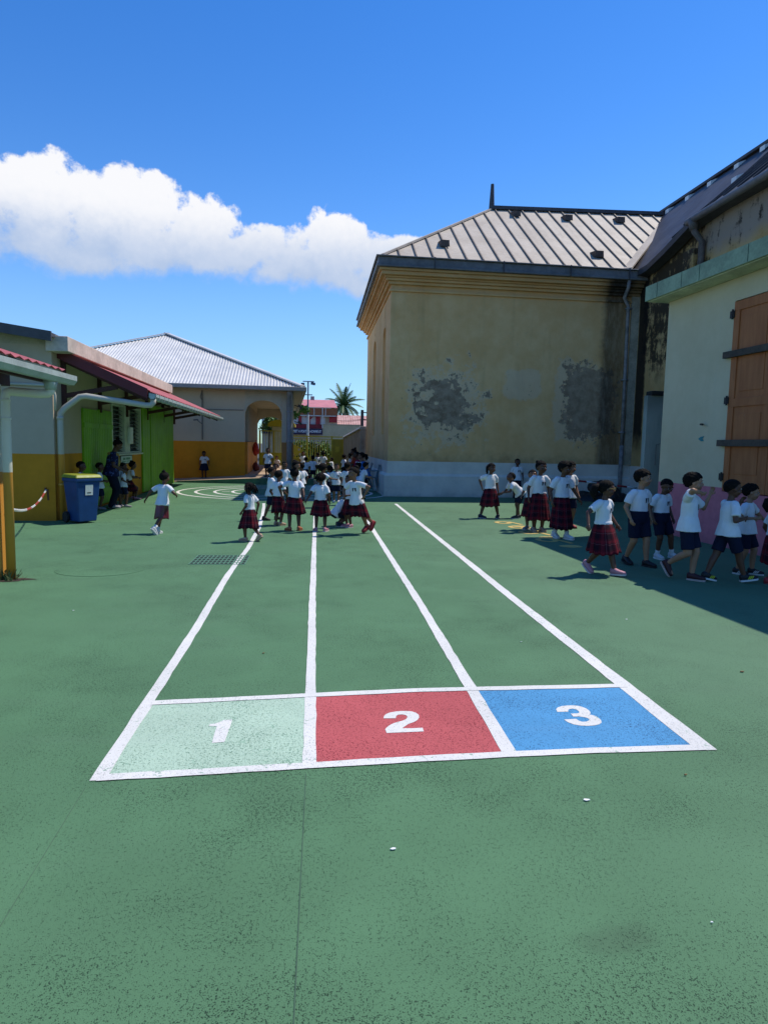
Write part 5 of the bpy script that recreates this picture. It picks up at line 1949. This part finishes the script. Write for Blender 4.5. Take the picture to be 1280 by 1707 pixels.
def make_person(label, loc, H, yaw, hair='short', skin='dark', low='shorts', sl=.25, shoe='black', shirt='white', emb=0, lean=0, slean=0, ph=.492, px=0, py=0,
                lf=(-.055, 0, 0, 0), rf=(.055, 0, 0, 0), yawf=(8, -8), lh=(.05, .03, -.26), rh=(.05, .03, -.26), lp=(.45, -1, -.2), rp=(.45, -1, -.2),
                lhw=None, rhw=None, hy=0, hp=0, adult=0, glasses=0, flare=1, sw=1, scarf=0, bias=0, tucked=0, seed=1):
    r = random.Random(seed)
    k = H
    dist = math.hypot(loc[0], loc[1])
    vox = max(.0055, min(.011, dist * .00078))
    near = dist < 14
    yr = rad(yaw)
    inv = Matrix.Rotation(-yr, 3, 'Z')
    base = V(loc)
    X, Y, Z = V((1, 0, 0)), V((0, 1, 0)), V((0, 0, 1))
    hs = .80 if adult else 1.0                                   # head size against height
    legk = 1.06 if adult else 1.0
    # ---- skeleton, in body lengths k; x right, y forward
    Pz = V((px, py, ph * (1.03 if adult and ph > .4 else 1))) * k
    U = V((math.sin(rad(slean)), math.sin(rad(lean)), math.cos(rad(lean)) * math.cos(rad(slean)))).normalized()
    R = (X - U * X.dot(U)).normalized()
    F = U.cross(R).normalized()
    N0 = Pz + U * .285 * k
    Sh = {s: Pz + U * .262 * k + R * (s * (.098 if not adult else .105) * k) for s in (-1, 1)}
    Uh = rotv(U.lerp(Z, .6).normalized(), 'X', -hp)
    Hb = N0 + U * .03 * k
    Fh = rotv(F.lerp(Y, .5).normalized(), 'Z', hy)
    Fh = (Fh - Z * Fh.z).normalized()
    Rh = Fh.cross(Z).normalized()
    Fh = (Matrix.Rotation(rad(-hp), 3, Rh) @ Fh)
    Uh = Rh.cross(Fh).normalized()
    hk = k * hs
    Hc = Hb + Uh * .093 * hk + Fh * .016 * hk + (U * .02 * k if adult else V((0, 0, 0)))
    hips = {s: Pz + X * (s * .05 * k) - Z * .005 * k for s in (-1, 1)}
    feet, knees, ank, footd = {}, {}, {}, {}
    for s, f, yf in ((-1, lf, yawf[0]), (1, rf, yawf[1])):
        a = V((f[0], f[1], f[2] + .042)) * k
        fd = rotv(Y, 'Z', yf)
        fr = fd.cross(Z)
        fd = Matrix.Rotation(rad(-f[3]), 3, fr) @ fd
        kn, an = ik(hips[s], a, .232 * k * legk, .225 * k * legk, Y + X * s * .12 + fd * .4)
        knees[s], ank[s], footd[s] = kn, an, fd
    elb, wri = {}, {}
    for s, h, hw, pl_ in ((-1, lh, lhw, lp), (1, rh, rhw, rp)):
        if hw is not None:
            t = inv @ (V(hw) - base)
        else:
            t = Sh[s] + (X * (s * h[0]) + Y * h[1] + Z * h[2]) * k
        e, w = ik(Sh[s], t, .160 * k, .136 * k, V((s * pl_[0], pl_[1], pl_[2])))
        elb[s], wri[s] = e, w
    # ---- body
    mb = MB()
    tr = [(-.045, .048, .050), (-.02, .082, .066), (.02, .088, .068), (.07, .080, .062), (.12, .078, .058), (.17, .084, .060), (.215, .088, .058), (.25, .078, .050), (.275, .045, .040), (.29, .032, .034)]
    mb.loft([Pz + U * t * k + F * (.008 * k if .1 < t < .2 else 0) for t, _, _ in tr], R, F, [w * k for _, w, _ in tr], [d * k for _, _, d in tr])
    mb.capsule(N0 - U * .02 * k, Hc - Uh * .05 * hk, .033 * k, .031 * k)
    for s in (-1, 1):
        mb.capsule(hips[s], knees[s], .057 * k, .036 * k, 14)
        m = knees[s].lerp(ank[s], .32) - footd[s] * .006 * k
        mb.capsule(knees[s], m, .035 * k, .034 * k, 12)
        mb.capsule(m, ank[s], .034 * k, .021 * k, 12)
        mb.capsule(ank[s] - Z * .008 * k - footd[s] * .012 * k, ank[s] + footd[s] * .085 * k - footd[s].cross(X.cross(footd[s])) * 0 - Z * .018 * k, .022 * k, .016 * k)
        mb.capsule(Sh[s] - R * s * .012 * k, elb[s], .031 * k, .024 * k, 12)
        mb.capsule(elb[s], wri[s], .024 * k, .0155 * k, 12)
        # hand: palm, four fingers of different length with a knuckle bend, thumb at the side
        d = (wri[s] - elb[s]).normalized()
        nrm = (X * s * -1 - d * (X * s * -1).dot(d))
        nrm = nrm.normalized() if nrm.length > .1 else Y
        side = d.cross(nrm).normalized() * s
        if side.dot(Y) < 0 and abs(d.z) > .3:
            pass
        pc = wri[s] + d * .030 * k
        mb.ball(pc, (d * .030 * k, side * .0215 * k, nrm * .011 * k), 12, 8)
        for i, (off, ln) in enumerate(((-.0155, .031), (-.0052, .037), (.0052, .035), (.0155, .027))):
            a = wri[s] + d * .050 * k + side * off * k
            mid = a + (d * .86 + nrm * .35 + side * off * 6).normalized() * ln * k * .55
            tip = mid + (d * .55 + nrm * .8).normalized() * ln * k * .5
            mb.capsule(a, mid, .0058 * k, .0054 * k, 8)
            mb.capsule(mid, tip, .0054 * k, .0046 * k, 8)
        a = wri[s] + d * .016 * k + side * -.017 * k
        mid = a + (d * .62 - side * .75 + nrm * .25).normalized() * .022 * k
        mb.capsule(a, mid, .0070 * k, .0062 * k, 8)
        mb.capsule(mid, mid + (d * .9 + nrm * .4).normalized() * .02 * k, .0062 * k, .005 * k, 8)
    # head
    E = lambda x, y, z: Hc + (Rh * x + Fh * y + Uh * z) * hk
    A3 = lambda a, b, c: (Rh * a * hk, Fh * b * hk, Uh * c * hk)
    mb.ball(E(0, -.006, .018), A3(.064, .078, .068), 20, 14)
    mb.ball(E(0, .016, -.028), A3(.051, .054, .056), 18, 12)
    mb.ball(E(0, .034, -.064), A3(.026, .026, .022), 12, 8)
    for s in (-1, 1):
        mb.ball(E(s * .033, .042, -.030), A3(.024, .024, .024), 12, 8)
        mb.ball(E(s * .066, -.004, -.006), A3(.008, .014, .021), 10, 8)
        mb.ball(E(s * .026, .064, .017), A3(.020, .010, .008), 10, 6)
        mb.ball(E(s * .010, .075, -.027), A3(.009, .009, .008), 8, 6)
    mb.ball(E(0, .074, -.017), A3(.011, .017, .018), 10, 8)
    mb.ball(E(0, .063, -.047), A3(.021, .013, .006), 10, 6)
    mb.ball(E(0, .061, -.057), A3(.018, .012, .006), 10, 6)
    me = remeshed(mb, vox, 2, 'person')
    bm = bmesh.new()
    bm.from_mesh(me)
    for f in bm.faces:
        f.material_index = 0
        c = f.calc_center_median()
        q = c - Hc
        lx, ly, lz = q.dot(Rh) / hk, q.dot(Fh) / hk, q.dot(Uh) / hk
        if ly > .05 and abs(lx) < .021 and -.064 < lz < -.041:
            f.material_index = 1
    me2 = MB()
    for s in (-1, 1):
        me2.ball(E(s * .026, .0665, .000), A3(.0115, .0075, .0065), 10, 7, 2)
        me2.ball(E(s * .026, .0720, .000), A3(.0066, .0046, .0066), 8, 6, 3)
        me2.ball(E(s * .027, .0725, .0205), A3(.017, .006, .0032), 8, 5, 3)
    o0 = [bm.verts.new(p) for p in me2.v]
    for f, mi in zip(me2.f, me2.m):
        nf = bm.faces.new([o0[i] for i in f])
        nf.material_index = mi
    for f in bm.faces:
        f.smooth = True
    bm.to_mesh(me)
    bm.free()
    for m in (skin_m[skin], lipm[skin], eye_w, eye_b):
        me.materials.append(m)
    body = bpy.data.objects.new('person', me)
    col.objects.link(body)
    body.location = base
    body.rotation_euler = (0, 0, yr)
    tag(body, label, 'person')
    # ---- shirt
    mb = MB()
    tuck = (low in ('skirt', 'nskirt') or tucked) and not bias
    b0 = .035 if tuck else -.04
    wh = 0 if tuck else .007
    st = [(b0, (.101 + wh * 2.8) * sw, .081 + wh * 3.6), (b0 + .03, (.100 + wh * 2.5) * sw, .080 + wh * 2.6), (.045, (.096 + wh * 1.5) * sw, .076 + wh * 1.4), (.10, .092 * sw, .072), (.15, .092 * sw, .071), (.20, .097 * sw, .070), (.235, .094 * sw, .063), (.262, .074, .052), (.281, .050, .046), (.292, .041, .041)]
    if adult:
        st = [(t, w * 1.08, d * 1.12) for t, w, d in st]
    mb.loft([Pz + U * t * k for t, _, _ in st], R, F, [w * k for _, w, _ in st], [d * k for _, _, d in st], 20)
    for s in (-1, 1):
        e = Sh[s].lerp(elb[s], .72)
        mb.capsule(Sh[s] - R * s * .022 * k + U * .0 * k, Sh[s].lerp(elb[s], .25), .041 * k, .041 * k, 14)
        mb.capsule(Sh[s].lerp(elb[s], .15), e, .040 * k, .0405 * k * sw, 14, flat=True)
    sm_ = remeshed(mb, vox * 1.05, 2, 'shirt')
    sd = r.uniform(0, 50)
    for v in sm_.vertices:
        q = v.co / k
        n = noise.noise(V((q.x * 11 + sd, q.y * 11, q.z * 7 + q.x * 5))) * .0085 + noise.noise(V((q.x * 26 + sd, q.y * 26, q.z * 12))) * .0045
        low_f = max(0, min(1, (.30 - (q - Pz / k).dot(U)) / .3))
        v.co += v.normal * ((n + .001) * (.4 + .6 * low_f)) * k
    if not tuck:                                            # the hem hangs over the thighs
        for s in (-1, 1):
            a_, b_ = hips[s] + Z * .03 * k, hips[s].lerp(knees[s], .45)
            ab = b_ - a_
            for v in sm_.vertices:
                t_ = max(0, min(1, (v.co - a_).dot(ab) / ab.dot(ab)))
                q = v.co - (a_ + ab * t_)
                if q.length < .072 * k and v.co.dot(Y) > (a_ + ab * t_).dot(Y) + .02 * k:
                    v.co += Y * ((.072 * k) - q.length)
    so_ = obj_from(sm_, 'shirt', [CM[shirt]], body)
    if emb:
        bv = BVHTree.FromPolygons([v.co[:] for v in sm_.vertices], [p.vertices[:] for p in sm_.polygons])
        mbe = MB()
        ec = Pz + U * .185 * k - R * .040 * k
        w, h = .058 * k, .050 * k
        n = 5
        for side in (-1, 1):
            grid = []
            for j in range(n + 1):
                t = j / n                                          # 0 at the top
                xi, xo_ = .05 * w + .20 * w * t, .5 * w
                row = []
                for i in range(n + 1):
                    x = side * (xi + (xo_ - xi) * i / n)
                    p = ec + R * x + U * (.5 - t) * h * (1 if True else 0)
                    hit = bv.ray_cast(p + F * .3 * k, -F)
                    row.append((hit[0] + F * .0028) if hit[0] else p + F * .085 * k)
                grid.append(row)
            for j in range(n):
                for i in range(n):
                    mbe.add([grid[j][i], grid[j][i + 1], grid[j + 1][i + 1], grid[j + 1][i]], [(0, 1, 2, 3)])
        mbe.build('emblem', emb_m, so_)
    if scarf:
        mb = MB()
        ring = [N0 - U * .025 * k + (R * math.cos(a) * .058 + F * math.sin(a) * .055) * k for a in [2 * PI * i / 16 for i in range(17)]]
        mb.tube(ring, .024 * k, 10)
        mb.tube([N0 + F * .05 * k - U * .04 * k, N0 + F * .085 * k - U * .12 * k - R * .02 * k, N0 + F * .08 * k - U * .2 * k - R * .03 * k], [.024 * k, .026 * k, .016 * k], 10)
        mb.build('scarf', CM['scarf'], body, smooth=True)
    # ---- lower garment
    if low in ('skirt', 'nskirt', 'satin'):
        kn = (knees[-1] + knees[1]) / 2
        zt = Pz + U * .055 * k
        zb = Pz.z - sl * k
        hc = V((kn.x * .55 + Pz.x * .45, kn.y * .55 + Pz.y * .45, zb))
        spx = abs(knees[1].x - knees[-1].x) / 2
        spy = abs(knees[1].y - knees[-1].y) / 2
        rx1 = (.098 + (.035 if low != 'satin' else 0)) * k * flare + spx * .55
        ry1 = (.088 + (.03 if low != 'satin' else 0)) * k * flare + spy * .72
        rx0, ry0 = .093 * k, .075 * k
        n, m = 72, 12
        mb = MB()
        ph0, ph1 = r.uniform(0, 6), r.uniform(0, 6)
        np_ = 15 if low != 'satin' else 5
        for j in range(m + 1):
            t = j / m
            tt = t ** .72
            c = zt.lerp(hc, t)
            for i in range(n + 1):
                a = 2 * PI * i / n
                pl = 1 + (.055 * t * math.cos(np_ * a + ph0 + .6 * math.sin(2 * a)) + .05 * t * math.sin(2 * a + ph1) + .03 * t * math.sin(3 * a + ph0))
                p = c + X * math.cos(a) * (rx0 + (rx1 - rx0) * tt) * pl + Y * math.sin(a) * (ry0 + (ry1 - ry0) * tt) * pl
                p.z += .012 * k * t * math.sin(2 * a + ph0) + .006 * k * t * math.cos(np_ * a)
                mb.v.append(p)
                mb.uv[len(mb.v) - 1] = (i / n * 2 * PI * .115 * k, t * (sl + .05) * k)
        for j in range(m):
            for i in range(n):
                a = j * (n + 1) + i
                mb.f.append([a, a + 1, a + n + 2, a + n + 1])
                mb.m.append(0)
        so2 = mb.build('skirt', CM[{'skirt': 'tartan', 'nskirt': 'navy', 'satin': 'satin'}[low]], body, smooth=True)
        sol = so2.modifiers.new('thickness', 'SOLIDIFY')
        sol.thickness = .005
    else:
        mb = MB()
        mb.loft([Pz + U * t * k for t in (.075, .04, 0, -.04, -.07)], X, F, [x * k for x in (.092, .096, .097, .092, .06)] if not tucked else [x * k for x in (.104, .106, .106, .098, .06)], [x * k for x in (.070, .076, .079, .075, .05)] if not tucked else [x * k for x in (.086, .088, .088, .08, .05)], 20)
        frac = .86 if low == 'shorts' else 1.0
        for s in (-1, 1):
            mb.capsule(hips[s], hips[s].lerp(knees[s], frac), (.070 if tucked or low == 'trousers' else .061) * k, .057 * k, 14, flat=True)
            mb.capsule(hips[s] + Z * .01 * k, hips[s].lerp(knees[s], .3), .060 * k, .060 * k, 14)
            if low == 'trousers':
                mb.capsule(knees[s], ank[s] + Z * .01 * k, .052 * k, .042 * k, 14)
                mb.capsule(hips[s], knees[s], .06 * k, .052 * k, 14)
        pm_ = remeshed(mb, vox * 1.1, 2, low)
        for v in pm_.vertices:
            q = v.co / k
            v.co += v.normal * noise.noise(V((q.x * 14 + sd, q.y * 14, q.z * 9))) * .004 * k
        obj_from(pm_, 'trousers' if low == 'trousers' else 'shorts', [CM['trousers'] if low == 'trousers' else CM['navy']], body)
    # ---- shoes
    up, so_c = SHOE[shoe]
    um = plain('shoe_upper_' + shoe, up, .6, .12, 20)
    sm2 = plain('shoe_sole_' + shoe, so_c, .7, .1, 20)
    for s in (-1, 1):
        fd = footd[s]
        sd_ = fd.cross(Z).normalized()
        upv = sd_.cross(fd).normalized()
        a = ank[s]
        heel = a - fd * .040 * k - upv * .040 * k
        secs = [(0, .020, .052), (.018, .027, .064), (.05, .030, .062), (.085, .032, .046), (.12, .034, .036), (.145, .029, .030), (.160, .016, .022)]
        mb = MB()
        n = 14
        for y, w, h in secs:
            for i in range(n):
                t = 2 * PI * i / n
                z = max(0.010, .010 + h * (.5 + .5 * math.sin(t))) if math.sin(t) > -.6 else .010
                mb.v.append(heel + fd * y * k + sd_ * (w * math.cos(t) * k) + upv * z * k)
        for j in range(len(secs) - 1):
            for i in range(n):
                mb.f.append([j * n + i, j * n + (i + 1) % n, (j + 1) * n + (i + 1) % n, (j + 1) * n + i])
                mb.m.append(0)
        mb.f += [list(range(n - 1, -1, -1)), [(len(secs) - 1) * n + i for i in range(n)]]
        mb.m += [0, 0]
        sh = mb.build('shoe', um, body, smooth=True)
        if near:
            mb = MB()
            out = []
            for y, w, h in secs:
                out.append((y, w + .003))
            ptsL = [heel + fd * y * k - sd_ * w * k for y, w in out]
            ptsR = [heel + fd * y * k + sd_ * w * k for y, w in reversed(out)]
            mb.prism([p + upv * -.003 * k for p in ptsL + ptsR], upv * .016 * k)
            mb.build('sole', sm2, sh)
            if shoe in ('blacky', 'blackw'):
                mb = MB()
                for y in (.062, .078, .095):
                    for sg in (-1, 1):
                        p0 = heel + fd * y * k + sd_ * sg * .036 * k + upv * .018 * k
                        p1 = heel + fd * (y + .022) * k + sd_ * sg * .029 * k + upv * .045 * k
                        mb.bar(p0, p1, .005 * k, .007 * k)
                mb.build('stripe', yline if shoe == 'blacky' else wline, sh)
        if shoe in ('white', 'sand') and near and not adult:
            mb = MB()
            mb.capsule(a + Z * .0 * k, a.lerp(knees[s], .30 if shoe == 'white' else .08), .026 * k, .029 * k, 12, flat=True)
            mb.build('sock', sock_m, body, smooth=True)
    # ---- hair
    mb = MB()
    puff = {'short': 1.035, 'curly': 1.10, 'afro': 1.42, 'bob': 1.15, 'bob2': 1.10}.get(hair, 1.06)
    rough_ = {'short': .012, 'curly': .085, 'afro': .07, 'bob': .05, 'bob2': .03}.get(hair, .012)
    seg, rings = (64, 42) if near else (26, 18)
    front = {'curly': .046, 'bob': .04, 'bob2': .036, 'afro': .046}.get(hair, .054)
    back = {'bob': -.075, 'bob2': -.06, 'afro': -.06}.get(hair, -.028 if hair == 'short' else -.045)
    vs, keep = [], []
    for j in range(rings + 1):
        t = PI * j / rings
        for i in range(seg):
            a = 2 * PI * i / seg
            u = V((math.sin(t) * math.cos(a), math.sin(t) * math.sin(a), math.cos(t)))
            q = V((u.x * .067, u.y * .081 - .006, u.z * .071 + .018))
            pz = puff
            if hair in ('curly', 'short'):
                pz = 1 + (puff - 1) * max(.3, min(1.25, .55 + u.z * .9))
            n = noise.noise(u * 5 + V((sd, 0, 0))) * rough_ + noise.noise(u * 14 + V((sd, 3, 0))) * rough_ * .8 + noise.noise(u * 27 + V((sd, 3, 9))) * (.05 if hair in ('curly', 'afro', 'bob') else .012)
            if hair in ('corn', 'corn2', 'bun', 'braids', 'pony', 'ponybig', 'puff', 'topknot', 'ribbon'):
                n += .022 * math.cos(a * 14 if t > .5 else 14 * a)
            cq = V((0, -.006, .018))
            q = cq + (q - cq) * (pz + n)
            vs.append(E(q.x, q.y, q.z))
            # hairline: high at the front, past the ear at the side, low at the nape
            f = max(0, min(1, (u.y + (.75 if hair == 'short' else .55)) / 1.2))
            zl = back * (1 - f) + front * f + (0.004 * math.sin(9 * a))
            keep.append(q.z > zl)
    for j in range(rings):
        for i in range(seg):
            a_, b_, c_, d_ = j * seg + i, j * seg + (i + 1) % seg, (j + 1) * seg + (i + 1) % seg, (j + 1) * seg + i
            if sum(keep[x] for x in (a_, b_, c_, d_)) >= 2:
                mb.f.append([d_, c_, b_, a_])
                mb.m.append(0)
    mb.v = vs
    ho = mb.build('hair', hair_m, body, smooth=True)
    mo = ho.modifiers.new('thickness', 'SOLIDIFY')
    mo.thickness = .010 * k
    mo.offset = -1

    def lump(name, c, rr, amp=.2):
        m = MB()
        m.ball(c, rr, 18, 12)
        for i, v in enumerate(m.v):
            d = (v - V(c))
            m.v[i] = V(c) + d * (1 + amp * noise.noise(d * (30 / k) + V((sd, 0, 0))))
        m.build(name, hair_m, ho, smooth=True)
    if hair in ('bun', 'topknot'):
        lump('bun', E(0, -.045 if hair == 'bun' else -.02, .092), .032 * hk)
    if hair in ('puff',):
        for s in (-1, 1):
            lump('bun', E(s * .045, -.02, .08), .03 * hk)
    if hair == 'corn2':
        lump('bun', E(-.03, -.045, .078), .024 * hk)
        lump('bun', E(.03, -.045, .078), .024 * hk)
    if hair in ('pony', 'ponybig'):
        big = 1.7 if hair == 'ponybig' else 1
        m = MB()
        sx = 1 if r.random() < .5 else -1
        if hair == 'pony':
            m.tube([E(.05, -.03, .05), E(.075, -.02, .03), E(.078, -.01, -.04), E(.072, 0, -.10)], [.012 * hk, .018 * hk, .016 * hk, .006 * hk], 10)
            m.tube([E(.045, -.04, .06), E(.07, -.045, .02), E(.072, -.04, -.06), E(.07, -.03, -.11)], [.012 * hk, .016 * hk, .015 * hk, .006 * hk], 10)
        else:
            m.tube([E(0, -.075, .03), E(0, -.115, .015), E(0, -.13, -.05), E(.0, -.12, -.115)], [.016 * big * hk, .026 * big * hk, .026 * big * hk, .008 * hk], 12)
        m.build('ponytail', hair_m, ho, smooth=True)
    if hair == 'ribbon':
        m = MB()
        for q in range(5):
            a = q * 1.25
            m.ball(E(.06 * math.cos(a), -.02 + .05 * math.sin(a), .075), A3(.02, .014, .014), 10, 6)
        m.build('ribbon', CM['white'], ho, smooth=True)
    if hair in ('braids', 'bob2'):
        nb = 34 if hair == 'braids' else 22
        m = MB()
        for q in range(nb):
            a = PI * (.98 + 1.04 * q / nb) if hair == 'braids' else PI * (.95 + 1.1 * q / nb)
            a += r.uniform(-.05, .05)
            el = r.uniform(.1, .75)
            p = V((.070 * math.cos(a) * math.cos(el), .083 * math.sin(a) * math.cos(el) - .006, .072 * math.sin(el) + .018))
            o_ = V((math.cos(a), math.sin(a), 0))
            sp_ = r.uniform(.2, 1.0) if hair == 'braids' else .12
            ln = r.uniform(.07, .125) if hair == 'braids' else r.uniform(.05, .075)
            p1 = p + o_ * .018 * (1 + sp_) + V((0, 0, -.012))
            p2 = p1 + o_ * .022 * sp_ + V((r.uniform(-.012, .012), r.uniform(-.02, .0), -ln * .55))
            p3 = p2 + o_ * .014 * sp_ * r.uniform(-.4, 1) + V((r.uniform(-.012, .012), 0, -ln * .5))
            m.tube([E(*p), E(*p1), E(*p2), E(*p3)], [.0065 * hk, .0075 * hk, .007 * hk, .0055 * hk], 6)
        m.build('braids', hair_m, ho, smooth=True)
    if glasses:
        m = MB()
        for s in (-1, 1):
            m.tube([E(s * .029 + .021 * math.cos(a), .079, .0 + .019 * math.sin(a)) for a in [2 * PI * i / 16 for i in range(17)]], .0022 * hk, 5, 0, False)
            m.tube([E(s * .050, .077, .004), E(s * .068, .03, .006), E(s * .069, -.005, .004)], .0022 * hk, 5)
        m.tube([E(-.008, .081, .004), E(.008, .081, .004)], .0022 * hk, 5)
        m.build('glasses', gold, body)
    return body


GROUPS = {}
for i_, d_ in enumerate(PEOPLE):
    make_person(seed=100 + i_, **d_)


# ------------------------------------------------------------------ plastic chairs along the church wall
def chair(label, loc, rz):
    t = thing('plastic_chair', label, 'chair', loc, rz, 'chairs along the church wall')
    pm2 = plain('chair_grey_green', (.13, .19, .21), .45, .1, 6)
    mb = MB()
    mb.hexa([(-.22, -.22, .42), (.22, -.20, .42), (.22, .20, .42), (-.22, .22, .42)], [(-.23, -.23, .45), (.24, -.21, .45), (.24, .21, .45), (-.23, .23, .45)])
    mb.build('seat', pm2, t, bevel=.012)
    mb = MB()
    for y in (-.2, -.1, 0, .1, .2):
        mb.bar((-.22, y * .95, .44), (-.30, y, .80), .045, .015, 0, (1, 0, 0))
    mb.bar((-.30, -.23, .80), (-.30, .23, .80), .03, .06)
    mb.build('backrest', pm2, t, bevel=.006)
    for s in (-1, 1):
        mb = MB()
        mb.bar((-.27, s * .23, .64), (.16, s * .24, .63), .05, .025)
        mb.bar((.15, s * .24, .63), (.2, s * .22, .44), .04, .03)
        mb.build('armrest', pm2, t, bevel=.008)
        for x, q in ((.22, .26), (-.22, -.29)):
            mb = MB()
            mb.bar((x * .9, s * .2, .43), (q, s * .24, 0), .045, .035)
            mb.build('leg', pm2, t, bevel=.006)


for y, x, lb in ((23.6, 1.52, 'plastic chair under the woman in red'), (22.0, 1.52, 'plastic chair under the woman in magenta'), (20.2, 1.60, 'grey green plastic chair under the woman in blue')):
    chair(lb, (x, y, 0), PI)
